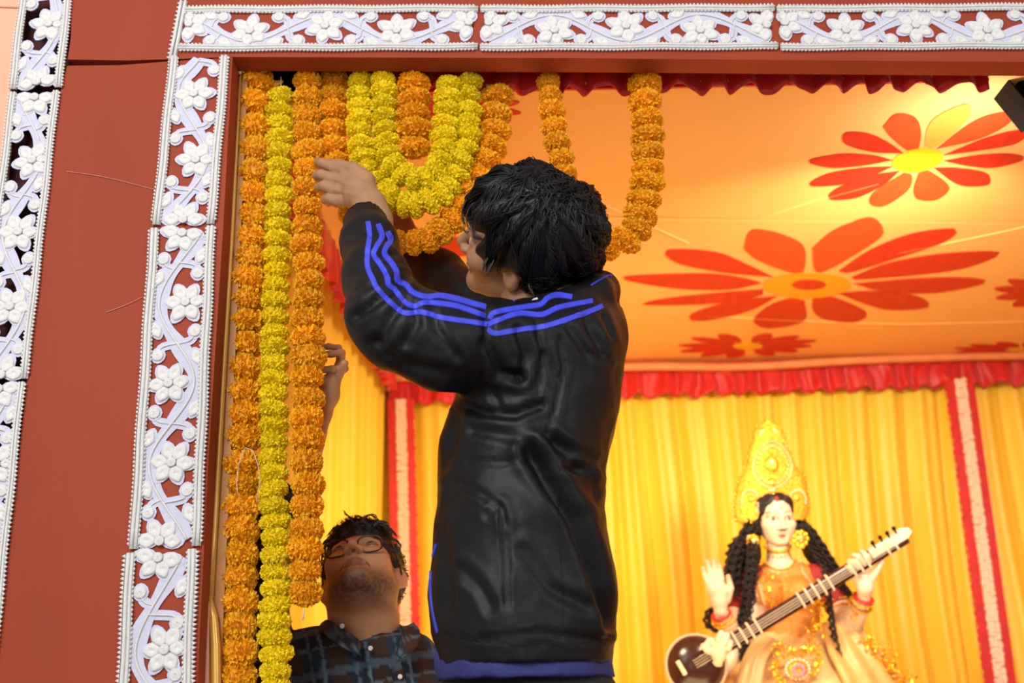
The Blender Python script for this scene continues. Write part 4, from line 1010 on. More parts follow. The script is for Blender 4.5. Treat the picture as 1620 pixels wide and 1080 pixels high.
# raised hand behind the third garland
YH = 2.0
h2 = Hc((498, 700, YH+.04, 15), (510, 655, YH+.02, 14), (519, 625, YH, 17), (523, 605, YH-.005, 16))
h2f = [Hc((524, 600, YH, 7), (538, 588, YH+.01, 6.5), (545, 583, YH, 6.2), (525, 584, YH-.02, 6), (506, 585, YH-.03, 5.5)),
       Hc((527, 596, YH+.01, 7), (540, 575, YH+.012, 6), (541, 558, YH, 5.6), (524, 560, YH-.02, 5.5), (505, 561, YH-.03, 5)),
       Hc((527, 594, YH+.015, 6), (538, 570, YH+.02, 6), (536, 550, YH+.005, 5), (520, 548, YH-.02, 5), (504, 550, YH-.03, 4.5)),
       Hc((520, 608, YH-.01, 8), (512, 604, YH-.02, 8), (500, 604, YH-.03, 7)),
       Hc((527, 610, YH, 9), (536, 592, YH-.005, 7.5), (545, 575, YH-.02, 6.5))]
lo, hi = bounds(h2+sum(h2f, []), .012)
def h2fn(p):
    d = chain(p, h2, .01)
    for f in h2f: d = smin(d, chain(p, f, .003), .003)
    return d
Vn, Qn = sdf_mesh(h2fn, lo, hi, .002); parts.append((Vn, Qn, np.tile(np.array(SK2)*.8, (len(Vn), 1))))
a2 = Hc((504, 680, YH+.03, 15), (470, 800, YH+.10, 19), (430, 950, YH+.14, 24), (440, 1050, YH+.18, 26)); lo, hi = bounds(a2, .02); Vn, Qn = sdf_mesh(lambda p: chain(p, a2, .02), lo, hi, .006); parts.append((Vn, Qn, np.tile(SK2, (len(Vn), 1))))
of = 0; VV, QQ, CC = [], [], []
for v, q, cc_ in parts: VV.append(v); QQ.append(q+of); CC.append(cc_); of += len(v)
mk('body', np.concatenate(VV), np.concatenate(QQ), M_SKIN, man2, True, np.concatenate(CC))
eyes(man2, R, c2, (.12, .93, .25))
# eyelid crease shade painted in: thin upper and lower lid rims of darkened skin
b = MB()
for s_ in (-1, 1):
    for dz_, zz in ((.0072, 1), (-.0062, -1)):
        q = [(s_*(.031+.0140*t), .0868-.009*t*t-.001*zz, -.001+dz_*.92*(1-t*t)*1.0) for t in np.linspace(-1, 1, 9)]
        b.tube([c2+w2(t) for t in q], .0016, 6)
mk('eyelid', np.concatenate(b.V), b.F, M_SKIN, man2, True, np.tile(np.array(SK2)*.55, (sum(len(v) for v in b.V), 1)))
# hair 2
def hf2(q):
    d = ell(q, (0, -.024, .046), (.086, .104, .090)); d = smin(d, ell(q, (0, .050, .088), (.058, .042, .028)), .02)
    cut = np.maximum(q[:, 1]-.085+0*q[:, 2], 0)
    d = smax(d, -ell(q, (0, .115, -.02), (.085, .075, .088)), .012)
    d = smax(d, -(q[:, 2]+.050+.5*np.clip(-q[:, 1], -1, .2)), .01)
    return d
V2, Q2 = sdf_mesh(hf2, (-.12, -.15, -.12), (.12, .13, .16), .004); N2 = normals(V2, Q2)
V2 = V2+N2*(nz3(V2, 40)*.006)[:, None]; HW = V2@R.T+c2
mk('hair', HW, Q2, M_HAIR, man2)
crown2 = c2+w2((0, -.06, .13))
def flow2(p):
    v = p-crown2; return v/(np.linalg.norm(v)+1e-6)+w2((.25, .7, 0))*.5
strands('hair_locks', HW, Q2, man2, np.arange(len(HW)), flow2, 1300, 0, .05, .0009, .004, M_HAIR, .2, avoid=lambda x, y: (((x-572)/54)**2+((y-908)/62)**2 < 1))['kind'] = 'stuff'
b = MB()
for ln in ([(560, 830), (553, 818), (548, 812), (545, 806)], [(570, 828), (580, 814), (592, 816), (600, 828)], [(590, 832), (600, 824), (612, 828), (618, 842)], [(520, 850), (512, 862), (506, 880)], [(615, 848), (628, 856), (636, 865)], [(540, 832), (528, 836), (518, 848)], [(600, 828), (615, 834), (627, 848)], [(575, 822), (566, 815), (560, 820)], [(622, 868), (630, 874), (632, 860)], [(512, 868), (507, 885), (507, 900)]):
    for k in range(4): tuft(b, [(x+rng.uniform(-3, 3), y+rng.uniform(-2, 2)) for x, y in ln], Y2-.06+rng.uniform(-.02, .02), rng.uniform(.6, 1.8))
b.build('loose_hair', M_HAIR, man2)['kind'] = 'stuff'
# glasses
M_FRAME = mat('black_frame', (.012, .010, .010), .25)
gl = MB()
def gp(x, z, y=.100): return c2+w2((x, y-.25*x*x*6+.45*(z+.024), z))
for s_ in (-1, 1):
    q = [gp(s_*(.0325+.0245*np.sign(math.cos(t))*abs(math.cos(t))**.75), -.024+.0185*np.sign(math.sin(t))*abs(math.sin(t))**.8) for t in np.linspace(0, 2*math.pi, 25)]
    gl.tube(q, .0019, 6, cap=False)
    gl.tube([gp(s_*.057, -.014), c2+w2((s_*.074, .075, .004)), c2+w2((s_*.080, .0, .0)), c2+w2((s_*.080, -.02, -.01))], .0015, 6)
gl.tube([gp(-.0085, -.017), gp(0, -.013), gp(.0085, -.017)], .0019, 6)
go = gl.build('glasses', M_FRAME, man2); go['label'] = 'black rectangular glasses'
M_LENS = bpy.data.materials.new('lens_glass'); M_LENS.use_nodes = True; nt = M_LENS.node_tree
g1_ = nt.nodes.new('ShaderNodeBsdfGlossy'); g1_.inputs['Roughness'].default_value = .03; t1_ = nt.nodes.new('ShaderNodeBsdfTransparent'); mx_ = nt.nodes.new('ShaderNodeMixShader'); mx_.inputs[0].default_value = .008
nt.links.new(t1_.outputs[0], mx_.inputs[1]); nt.links.new(g1_.outputs[0], mx_.inputs[2]); nt.links.new(mx_.outputs[0], nt.nodes['Material Output'].inputs[0])
for s_ in (-1, 1):
    b = MB(); b.prism([gp(s_*(.0325+.0235*np.sign(math.cos(t))*abs(math.cos(t))**.75), -.024+.0175*np.sign(math.sin(t))*abs(math.sin(t))**.8) for t in np.linspace(0, 2*math.pi, 18, endpoint=False)], w2((0, .0008, 0))); b.build('lens', M_LENS, go, False)
# plaid shirt
M_PLAID = mat('plaid_cotton', (1, 1, 1), .85, .06, 60, .2, 200, attr=True, spec=.2)
sr = []
for y, xl, xr, bb in ((985, 545, 610, .06), (1000, 510, 645, .09), (1018, 470, 672, .11), (1045, 440, 690, .125), (1085, 425, 700, .13), (1160, 425, 705, .13)):
    ce = P((xl+xr)/2, y, Y2+.03); sr.append((ce, m((xr-xl)/2, ce), bb))
bot = sr[-1][0].copy(); bot[2] = ZF+.30; sr.append((bot, .15, .13)); 
slv = Hc((500, 1040, Y2, 48), (430, 1060, Y2-.02, 42), (415, 980, Y2-.06, 36), (425, 880, Y2-.10, 30), (440, 790, Y2-.14, 26))
slv2 = Hc((650, 1050, Y2+.03, 42), (690, 1100, Y2+.05, 40), (700, 1180, Y2+.03, 36))
def sh2(p):
    d = smin(loft(p, sr), chain(p, slv, .02), .03); d = smin(d, chain(p, slv2, .02), .03)
    d = smax(d, -seg(p, c2+w2((0, .0, -.050)), nb2, .069, .072), .004)
    vn = [P(530, 985, Y2-.16), P(600, 1010, Y2-.17), P(620, 1040, Y2-.14)]
    d = smax(d, -seg(p, P(570, 975, Y2-.10), P(616, 1046, Y2-.12), m(46, P(570, 975, Y2)), m(5, P(570, 975, Y2))), .004)
    return d
lo, hi = bounds([(t[0], max(t[1], .1)) for t in sr]+slv+slv2, .02)
Vs, Qs = sdf_mesh(sh2, lo, hi, .0058); Ns = normals(Vs, Qs)
Vs = Vs+Ns*((1-np.abs(nz3(Vs*np.array([1, 1, .6]), 14, 4)*2.2))*.005)[:, None]
def plaid(Vv, sh=(0, 0, 0)):
    u_ = (Vv[:, 0]+.28*Vv[:, 2]*.6+.3*Vv[:, 1])+sh[0]; v_ = (Vv[:, 2]-.18*Vv[:, 0])+sh[1]
    fr = lambda a, p_: (a/p_) % 1
    C = np.tile(np.array((.016, .020, .034)), (len(Vv), 1))
    bu = fr(u_, .085) < .42; bv_ = fr(v_, .085) < .42
    C[bu] = (.040, .020, .016); C[bv_] = C[bv_]*.55+np.array((.012, .030, .045)); C[bu & bv_] = (.055, .030, .022)
    C[(fr(u_+.012, .085) < .06)] = (.12, .17, .22); C[(fr(u_+.035, .085) < .05)] = (.09, .12, .16)
    m_ = (fr(v_+.02, .085) < .18); C[m_] = C[m_]*.4+np.array((.05, .085, .12)); C[(fr(v_+.05, .085) < .05)] = (.10, .13, .15)
    return C
shirt = mk('shirt', Vs, Qs, M_PLAID, man2, True, plaid(Vs))
# collar leaves: two folded flaps standing around the neck
def flap(pts, thick, name='collar'):
    n = len(pts); b_ = MB(); A_ = spline([P(*p) for p, _ in pts], 14); B_ = spline([P(*q) for _, q in pts], 14); V = []
    for a_, b2 in zip(A_, B_):
        d = b2-a_; o_ = -fw*thick
        for t in np.linspace(0, 1, 6): V.append(a_+d*t+o_*math.sin(t*math.pi)*1.8)
    F_ = [(i*6+j, i*6+j+1, i*6+7+j, i*6+6+j) for i in range(13) for j in range(5)]
    o = mk(name, V, F_, M_PLAID, shirt, True, plaid(np.array(V), (.03, .02, 0))); s_ = o.modifiers.new('s', 'SOLIDIFY'); s_.thickness = .003; return o
flap([((508, 985, Y2+.02), (500, 1000, Y2-.03)), ((519, 980, Y2-.05), (512, 1003, Y2-.09)), ((540, 992, Y2-.09), (527, 1016, Y2-.125)), ((566, 1010, Y2-.115), (540, 1024, Y2-.14)), ((572, 1018, Y2-.125), (571, 1038, Y2-.145))], .012)
flap([((630, 988, Y2+.03), (655, 986, Y2+.0)), ((637, 995, Y2-.04), (664, 1000, Y2-.06)), ((634, 1015, Y2-.085), (660, 1022, Y2-.11)), ((628, 1035, Y2-.11), (643, 1036, Y2-.14))], .014)
sb = BVHTree.FromPolygons([Vector(v) for v in Vs], [tuple(q) for q in Qs.tolist()])
b = MB(); decal(b, sb, [(622, 1046), (627, 1060), (632, 1080), (636, 1110)], 20, .004, n=12)
if b.V: mk('placket', np.concatenate(b.V), b.F, M_PLAID, shirt, False, plaid(np.concatenate(b.V), (.05, .01, 0)))
for x, y in ((541, 990), (586, 1025), (633, 1070)):
    h, n_ = cast(sb, x, y); Yb = (h[1]-.012) if h is not None else Y2-.14
    Yb = min(Yb, Y2-.105) if y < 1050 else Yb
    q = P(x, y, Yb); b = MB(); b.ball(q, .0048, 12, 6, (1, .45, 1)); b.build('button', M_PAPER, shirt)
# folded legs, kneeling on the stage
base = P(570, 900, Y2); kz = ZF
kn = [[(np.array([base[0]+s_*.09, Y2+.03, kz+.32]), .10), (np.array([base[0]+s_*.11, Y2-.05, kz+.08]), .075), (np.array([base[0]+s_*.11, Y2+.33, kz+.06]), .05)] for s_ in (-1, 1)]
lo, hi = bounds(kn[0]+kn[1], .02); Vt, Qt = sdf_mesh(lambda p: smax(smin(chain(p, kn[0], .02), chain(p, kn[1], .02), .03), kz+.002-p[:, 2], .005), lo, hi, .012); mk('trousers', Vt, Qt, M_TROUSER, man2)
# ================================================================== IDOL
YI = 3.28
M_CLAY = mat('painted_clay', (1, 1, 1), .45, .02, 30, attr=True)
M_CLAYSKIN = mat('cream_painted_clay', (0.92, 0.66, 0.46), .42, .02, 30)
M_GOLD = mat('gold_foil', (.88, 0.43, 0.035), .34, .35, 140, .8, 240, metal=.6)
M_GOLD2 = mat('bright_gold_tinsel', (1.0, 0.60, 0.04), .22, .3, 200, metal=.75)
M_PEARL = mat('pearl_bead', (0.95, 0.72, 0.50), .25, .05, 60)
M_SARI = mat('cream_gold_sari', (0.74, 0.45, 0.17), .40, .08, 30, .15, 160, sheen=.3)
M_BLOUSE = mat('orange_brocade', (0.78, 0.28, 0.05), .45, .35, 190, .7, 260, metal=.25)
M_REDJ = mat('red_paint', (.65, .02, .02), .5)
M_GEM = mat('pink_gem', (.9, .25, .45), .15)
M_CURL = mat('black_jute_hair', (0.010, 0.006, 0.005), .55, .25, 80)
M_WOOD = mat('dark_veena_wood', (0.045, 0.012, 0.008), .22, .25, 25, stretch=(1, 1, 6))
M_IVORY = mat('ivory_inlay', (0.82, 0.66, 0.46), .35)
idol = empty('goddess_idol', (P(1240, 1000, YI)[0], YI, ZF)); tag(idol, 'painted clay goddess idol with tall gold crown and black curls, standing before the yellow curtain', 'statue')
I = lambda x, y, Y=YI: P(x, y, Y)
ui = m(1, I(1230, 900))                        # one pixel in metres at the idol
# head
cI = I(1224, 816); SKI = (0.86, .62, .42)
fI, uI = (.13, .02, .99), (-.02, .98, -.12)
V, Q, R, cI, Ri = make_head(cI, fI, uI, (.80, .72, .68), .0026, female=True)
q = V; hc_ = head_color(V, SKI, (.72, .12, .06), 0, (.25, .10, .03), True)
ax_ = np.abs(q[:, 0]); z_ = q[:, 2]; fr_ = q[:, 1] > .05
def pm(wt, col):
    w_ = np.clip(wt, 0, 1)[:, None]; hc_[:] = hc_*(1-w_)+np.array(col)*w_
ex, ez = (ax_-.031)/.020, (z_-.003-.10*(ax_-.031))/.0095
pm((ex**2+ez**2 < 1.0)*fr_*1.0, (.16, .05, .015)); pm((ex**2*1.15+(ez/.78)**2 < .85)*fr_*1.0, (.93, .80, .62))
pm(((((ax_-.031)/.0078)**2+((z_-.003)/.0078)**2) < 1)*fr_*1.0, (.25, .09, .02)); pm(((((ax_-.031)/.0038)**2+((z_-.003)/.0038)**2) < 1)*fr_*1.0, (.01, .005, .005))
pm(((q[:, 0]/.0045)**2+((z_-.048)/.0045)**2 < 1)*fr_*1.0, (.8, .05, .02))
bv_, bf_, bc_ = [V@R.T+cI], [Q], [hc_]
def addI(Vn, Qn, C=SKI):
    o_ = sum(len(v) for v in bv_); bv_.append(Vn); bf_.append(Qn+o_); bc_.append(np.tile(np.array(C), (len(Vn), 1)) if np.ndim(C) == 1 else C)
IC = lambda *a: pts_chain(*[(x, y, Y, r) for x, y, Y, r in a])
trk = IC((1230, 856, YI+.01, 18), (1232, 885, YI+.01, 18), (1238, 905, YI+.02, 34))
torso = [(I(1236, 893, YI+.02), 30*ui, .045), (I(1238, 905, YI+.02), 62*ui, .06), (I(1242, 930, YI+.01), 58*ui, .075), (I(1248, 965, YI+.01), 46*ui, .065), (I(1252, 1000, YI+.01), 42*ui, .06), (I(1255, 1040, YI+.01), 56*ui, .075)]
bustl = [(I(1215, 935, YI-.05), 22*ui), (I(1262, 938, YI-.05), 22*ui)]
def tor(p):
    d = smin(chain(p, trk, .01), loft(p, torso), .02)
    for c_, r_ in bustl: d = smin(d, np.linalg.norm(p-c_, axis=1)-r_, .02)
    return d
lo, hi = bounds([(t[0], t[1]) for t in torso]+trk, .02); Vn, Qn = sdf_mesh(tor, lo, hi, .005); addI(Vn, Qn)
TV, TQ = Vn, Qn
# arms
armR = IC((1190, 915, YI, 22), (1168, 965, YI-.02, 18), (1160, 1000, YI-.05, 16), (1148, 985, YI-.10, 14), (1140, 967, YI-.12, 11))
armL = IC((1290, 915, YI, 22), (1325, 955, YI-.02, 18), (1345, 992, YI-.06, 17), (1358, 965, YI-.12, 14), (1367, 942, YI-.16, 11))
armP = IC((1195, 960, YI-.02, 18), (1150, 1050, YI-.05, 17), (1115, 1110, YI-.08, 16), (1125, 1085, YI-.14, 14), (1134, 1042, YI-.21, 10))
for a_ in (armR, armL, armP):
    lo, hi = bounds(a_, .015); Vn, Qn = sdf_mesh(lambda p: chain(p, a_, .012), lo, hi, .0045); addI(Vn, Qn)
def handI(palm, fingers, tint=None, h=.0021):
    allp = palm+sum(fingers, []); lo, hi = bounds(allp, .008)
    def f(p):
        d = chain(p, palm, .008)
        for g in fingers: d = smin(d, chain(p, g, .001), .0015)
        return d
    Vn, Qn = sdf_mesh(f, lo, hi, h); C = np.tile(np.array(SKI), (len(Vn), 1))
    if tint is not None:
        tips = np.array([g[-1][0] for g in fingers]); dmin = np.min(np.linalg.norm(Vn[:, None]-tips[None], axis=2), axis=1); w_ = np.clip(1-dmin/(.016), 0, 1)[:, None]*.75; C = C*(1-w_)+np.array(tint)*w_
    addI(Vn, Qn, C)
Yh = YI-.13
handI(IC((1140, 966, Yh, 10), (1138, 950, Yh, 13), (1133, 930, Yh-.004, 15), (1143, 935, Yh-.004, 12)),
      [IC((1122, 925, Yh, 5.6), (1115, 910, Yh-.004, 4.2), (1112, 899, Yh-.012, 3.4)), IC((1129, 920, Yh, 5.6), (1122, 902, Yh-.004, 4.2), (1119, 888, Yh-.014, 3.4)),
       IC((1136, 920, Yh, 5.6), (1131, 902, Yh-.004, 4.2), (1129, 887, Yh-.012, 3.4)), IC((1143, 922, Yh, 5.2), (1140, 907, Yh-.004, 4), (1138, 894, Yh-.010, 3.2)),
       IC((1149, 948, Yh, 7.5), (1156, 930, Yh-.012, 5.2), (1152, 912, Yh-.022, 3.8))], (.85, .22, .10))
Yv = YI-.20
handI(IC((1367, 942, YI-.16, 10), (1368, 928, Yv+.02, 13), (1364, 908, Yv+.025, 13)),
      [IC((1366, 908, Yv+.02, 6.5), (1376, 893, Yv-.005, 5.5), (1372, 880, Yv-.022, 4.6), (1363, 872, Yv-.020, 4)), IC((1360, 906, Yv+.018, 6.5), (1366, 892, Yv-.01, 5.6), (1358, 880, Yv-.026, 4.8), (1350, 878, Yv-.022, 4)),
       IC((1356, 910, Yv+.015, 6.5), (1356, 897, Yv-.012, 5.6), (1349, 888, Yv-.026, 4.8), (1343, 887, Yv-.022, 4)), IC((1355, 917, Yv+.015, 6), (1350, 906, Yv-.010, 5.2), (1344, 897, Yv-.024, 4.4), (1340, 897, Yv-.020, 3.8)),
       IC((1374, 922, Yv+.02, 7), (1386, 904, Yv+.01, 5.5), (1396, 887, Yv-.0, 4.2))], (.85, .22, .10))
Yp = YI-.235
handI(IC((1134, 1044, Yp+.02, 10), (1137, 1030, Yp, 13), (1140, 1018, Yp-.01, 13)),
      [IC((1133, 1020, Yp-.01, 7), (1124, 1014, Yp-.02, 6.5), (1118, 1020, Yp-.02, 5.5)), IC((1140, 1014, Yp-.01, 6), (1141, 1002, Yp-.02, 5.4), (1136, 1010, Yp-.03, 4.5)),
       IC((1145, 1016, Yp-.01, 6), (1150, 1005, Yp-.02, 5.2), (1147, 1016, Yp-.03, 4.4)), IC((1148, 1022, Yp-.01, 6), (1155, 1016, Yp-.02, 5), (1153, 1026, Yp-.028, 4.2)), IC((1130, 1030, Yp-.005, 7), (1120, 1028, Yp-.02, 6), (1113, 1022, Yp-.025, 5))])
mk('body', np.concatenate(bv_), np.concatenate(bf_), M_CLAY, idol, True, np.concatenate(bc_))
TB = BVHTree.FromPolygons([Vector(v) for v in TV], [tuple(t) for t in TQ.tolist()])
def surf(x, y, off=.006, dflt=-.06):
    h, n_ = cast(TB, x, y)
    return (h-fw*off) if h is not None and h[1] < YI+.05 else P(x, y, YI+dflt)
# blouse follows the torso below the neckline
NT = normals(TV, TQ); BV_ = TV+NT*.004; px_, py_ = proj(BV_)
neck = 888+13*np.clip(1-((px_-1233)/26)**2, 0, 1)*1.3
keepv = ~((py_ < neck) & (np.abs(px_-1234) < 30)) & (py_ > 880)
kq = keepv[TQ].all(1); mk('blouse', BV_, TQ[kq], M_BLOUSE, idol)
for a_, t0 in ((armR, 'sleeve'), (armL, 'sleeve')):
    a2_ = [(a_[0][0], a_[0][1]+.004), (a_[1][0], a_[1][1]+.004)]; lo, hi = bounds(a2_, .01); Vn, Qn = sdf_mesh(lambda p: chain(p, a2_), lo, hi, .006); mk('sleeve', Vn, Qn, mat('maroon_velvet', (.30, .01, .01), .7, .1, 60), idol)
# lace glove on the veena arm and gold bangles
def ring(c0, c1, r, rr, mt, name, par=idol, beads=0):
    c0 = np.array(c0); d = np.array(c1)-c0; d /= np.linalg.norm(d); a_ = np.cross(d, [0.2, 1, .1]); a_ /= np.linalg.norm(a_); b_2 = np.cross(d, a_)
    b_ = MB(); b_.tube([c0+a_*r*math.cos(t)+b_2*r*math.sin(t) for t in np.linspace(0, 2*math.pi, 21)], rr, 6, cap=False)
    for k in range(beads): t = 2*math.pi*k/beads; b_.ball(c0+(a_*math.cos(t)+b_2*math.sin(t))*(r+rr), rr*.8, 6, 4)
    o_ = b_.build(name, mt, par); return o_
for (x, y, Y), (x2, y2, Y2_), r_, mt in (((1141, 972, YI-.115), (1146, 985, YI-.10), 13, M_REDJ), ((1143, 977, YI-.108), (1148, 990, YI-.09), 14, M_GOLD), ((1146, 984, YI-.10), (1150, 996, YI-.09), 15, M_GOLD),
                           ((1366, 945, YI-.155), (1360, 962, YI-.13), 13, M_REDJ), ((1364, 950, YI-.15), (1358, 965, YI-.12), 14.5, M_GOLD), ((1361, 957, YI-.135), (1356, 970, YI-.11), 15.5, M_GOLD), ((1331, 966, YI-.03), (1338, 985, YI-.05), 19, M_GOLD), ((1327, 958, YI-.02), (1335, 975, YI-.04), 20, M_GOLD2)):
    ring(P(x, y, Y), P(x2, y2, Y2_), r_*ui, 2.0*ui, mt, 'bangle', beads=14)
gv = IC((1358, 963, YI-.12, 15.6), (1345, 992, YI-.06, 18.6), (1338, 975, YI-.045, 19.2)); lo, hi = bounds(gv, .01); Vn, Qn = sdf_mesh(lambda p: chain(p, gv, .01), lo, hi, .005); o = mk('lace_sleeve', Vn, Qn, mat('tan_lace', (.78, .55, .34), .7, .35, 160, .6, 200), idol)
b = MB()
for t in range(9):
    a_ = t*2*math.pi/8; b.ball(P(1352+ (5*math.cos(a_) if t < 8 else 0), 975+(5*math.sin(a_) if t < 8 else 0), YI-.145), 1.6*ui, 6, 4)
b.build('lace_flower', M_GOLD, idol)
# sari skirt and pleats
sk = []; n = 110; rows = 30; V = []
for j in range(rows):
    t = j/(rows-1); y = 1000+t*330; hwid = np.interp(y, [1000, 1040, 1080, 1160, 1330], [62, 118, 165, 215, 260])
    cx = np.interp(y, [1000, 1080, 1330], [1252, 1262, 1262]); ce = I(cx, y, YI+.02)
    for i in range(n):
        a_ = 2*math.pi*i/n; rr = hwid*ui*(1+.045*math.sin(a_*13+t*2)+.03*math.sin(a_*29+1)*t)
        V.append((ce[0]+rr*math.cos(a_), ce[1]+rr*.55*math.sin(a_), ce[2]))
mk('sari', V, [(j*n+i, j*n+(i+1) % n, (j+1)*n+(i+1) % n, (j+1)*n+i) for j in range(rows-1) for i in range(n)], M_SARI, idol)
# drape over the veena arm with tinsel edge
V = []; c1 = spline([I(1352, 985, YI-.08), I(1378, 1010, YI-.09), I(1410, 1050, YI-.10), I(1442, 1095, YI-.10)], 16); c0 = spline([I(1300, 985, YI-.06), I(1310, 1030, YI-.12), I(1330, 1070, YI-.16), I(1350, 1120, YI-.18)], 16)
for a_, b_ in zip(c0, c1):
    for k in range(14): t = k/13; V.append(a_*(1-t)+b_*t+np.array([0, -.010*math.sin(t*math.pi)-.006*math.sin(t*19), 0]))
o = mk('sari_drape', V, [(j*14+i, j*14+i+1, (j+1)*14+i+1, (j+1)*14+i) for j in range(15) for i in range(13)], mat('amber_silk', (.80, .40, .12), .4, .15, 40, .15, 160), idol); s_ = o.modifiers.new('s', 'SOLIDIFY'); s_.thickness = .003
V = []; c1 = spline([I(1205, 1000, YI-.085), I(1180, 1030, YI-.13), I(1165, 1080, YI-.16), I(1160, 1130, YI-.17)], 14); c0 = spline([I(1235, 1015, YI-.09), I(1215, 1040, YI-.14), I(1205, 1080, YI-.17), I(1200, 1130, YI-.18)], 14)
for a_, b_ in zip(c0, c1):
    for k in range(10): t = k/9; V.append(a_*(1-t)+b_*t+np.array([0, -.008*math.sin(t*math.pi)-.004*math.sin(t*17), 0]))
o = mk('sari_drape', V, [(j*10+i, j*10+i+1, (j+1)*10+i+1, (j+1)*10+i) for j in range(13) for i in range(9)], M_SARI, idol); s_ = o.modifiers.new('s', 'SOLIDIFY'); s_.thickness = .003
def scatter(name, line, w, n, Y, mt, s0=1.5, s1=3.4, parent=idol, sq=True):
    b_ = MB(); q = spline(line, 60)
    for _ in range(n):
        i = rng.integers(0, 60); x, y = q[i][:2]+rng.normal(size=2)*w*.45; c_ = P(x, y, Y+rng.uniform(-.012, .012)); s_ = rng.uniform(s0, s1)*ui
        d = rng.normal(size=3); d /= np.linalg.norm(d); a_ = np.cross(d, [0, 1, .3]); a_ /= np.linalg.norm(a_)+1e-9; e_ = np.cross(d, a_)
        b_.add([c_+a_*s_, c_+e_*s_*.8, c_-a_*s_, c_-e_*s_*.8, c_+d*s_*.3, c_-d*s_*.3], [(0, 1, 4), (1, 2, 4), (2, 3, 4), (3, 0, 4), (1, 0, 5), (2, 1, 5), (3, 2, 5), (0, 3, 5)])
    o_ = b_.build(name, mt, parent, False); o_['kind'] = 'stuff'; return o_
scatter('tinsel_edge', [(1372, 1012), (1390, 1035), (1410, 1055), (1440, 1090)], 16, 190, YI-.12, M_GOLD2, 2, 5)
scatter('tinsel_sash', [(1295, 945), (1290, 980), (1285, 1005), (1272, 1030)], 13, 170, YI-.11, M_GOLD2, 1.5, 4)
scatter('tinsel_sash', [(1218, 910), (1213, 930), (1222, 955)], 8, 70, YI-.10, M_GOLD2, 1.2, 3)
scatter('waist_tinsel', [(1222, 1020), (1240, 1030), (1262, 1033), (1290, 1025), (1295, 1045), (1285, 1062)], 10, 210, YI-.17, M_GOLD2, 1.5, 4.5)
scatter('waist_tinsel', [(1228, 1040), (1226, 1060), (1234, 1078), (1250, 1092)], 9, 110, YI-.17, M_GOLD2, 1.5, 4)
b = MB(); md = I(1262, 1058, YI-.175)
for k in range(18): a_ = 2*math.pi*k/18; b.ball(md+RT*17*ui*math.cos(a_)+UP*14*ui*math.sin(a_), 2.4*ui, 8, 5)
b.build('medallion_pearls', M_PEARL, idol)
b = MB(); b.ball(md, 15*ui, 16, 8, (1, .35, .8)); b.build('medallion', M_GOLD, idol)
b = MB()
for k in range(8): a_ = 2*math.pi*k/8; b.ball(md+RT*8*ui*math.cos(a_)+UP*7*ui*math.sin(a_)-fw*.010, 3.0*ui, 8, 5)
b.build('medallion_gem', M_GEM, idol)
# necklaces
def on_line(name, line, Y, r, mt, bead=None, gap=4.5):
    q = spline(line, int(max(6, np.sum(np.linalg.norm(np.diff(np.array(line, float), axis=0), axis=1))/gap))); b_ = MB()
    for x, y in q: b_.ball(surf(x, y, .007), r*ui, 7, 5)
    o_ = b_.build(name, mt, idol); o_['kind'] = 'stuff'; return o_
b = MB(); b.tube([surf(x, y, .004, -.02) for x, y in spline([(1210, 864), (1218, 870), (1230, 872), (1243, 870), (1251, 863)], 14)], 2.8*ui, 8); b.build('choker', M_GOLD, idol)
on_line('choker_beads', [(1213, 874), (1222, 878), (1231, 880), (1240, 878), (1250, 872)], YI-.085, 1.7, M_GOLD2)
b = MB(); b.tube([surf(x, y, .004) for x, y in spline([(1206, 887), (1212, 893), (1220, 898), (1233, 901), (1246, 898), (1254, 892), (1258, 886)], 20)], 2.2*ui, 6); b.build('neckline_trim', M_GOLD, idol)
for off, rr in ((0, 1.7), (8, 1.6)): on_line('necklace_beads', [(1196-off, 888), (1199-off, 915), (1206-off, 945), (1212-off, 962)], YI-.085, rr, M_PEARL, gap=3.6)
on_line('necklace_beads', [(1266, 888), (1270, 905), (1285, 925), (1293, 940)], YI-.08, 1.6, M_PEARL, gap=3.6)
scatter('brocade_sequins', [(1225, 905), (1245, 910), (1255, 925), (1240, 945), (1250, 965), (1262, 985), (1248, 1000)], 22, 170, YI-.105, M_GOLD, 1, 2.2)
# earrings
for x, y, sc_ in ((1191, 855, .8), (1267, 851, 1.0)):
    Ye = YI-.065; e_ = MB(); e_.ball(I(x, y, Ye), 7*ui*sc_, 12, 7, (1, .6, 1))
    for k in range(9):
        a_ = 2*math.pi*k/9; e_.ball(I(x+10*sc_*math.cos(a_), y+1+11*sc_*math.sin(a_), Ye+.003), 4.2*ui*sc_, 8, 5, (1, .6, 1))
    for k in range(3): e_.ball(I(x-4+4*k, y+14*sc_, Ye), 2.6*ui, 6, 4)
    ear_ = e_.build('earring', M_GOLD2, idol)
    b = MB()
    for k in range(4): b.ball(I(x+rng.uniform(-8, 8), y+rng.uniform(-8, 9), Ye-.014), 2*ui, 6, 4)
    b.build('earring_pearl', M_PEARL, ear_)
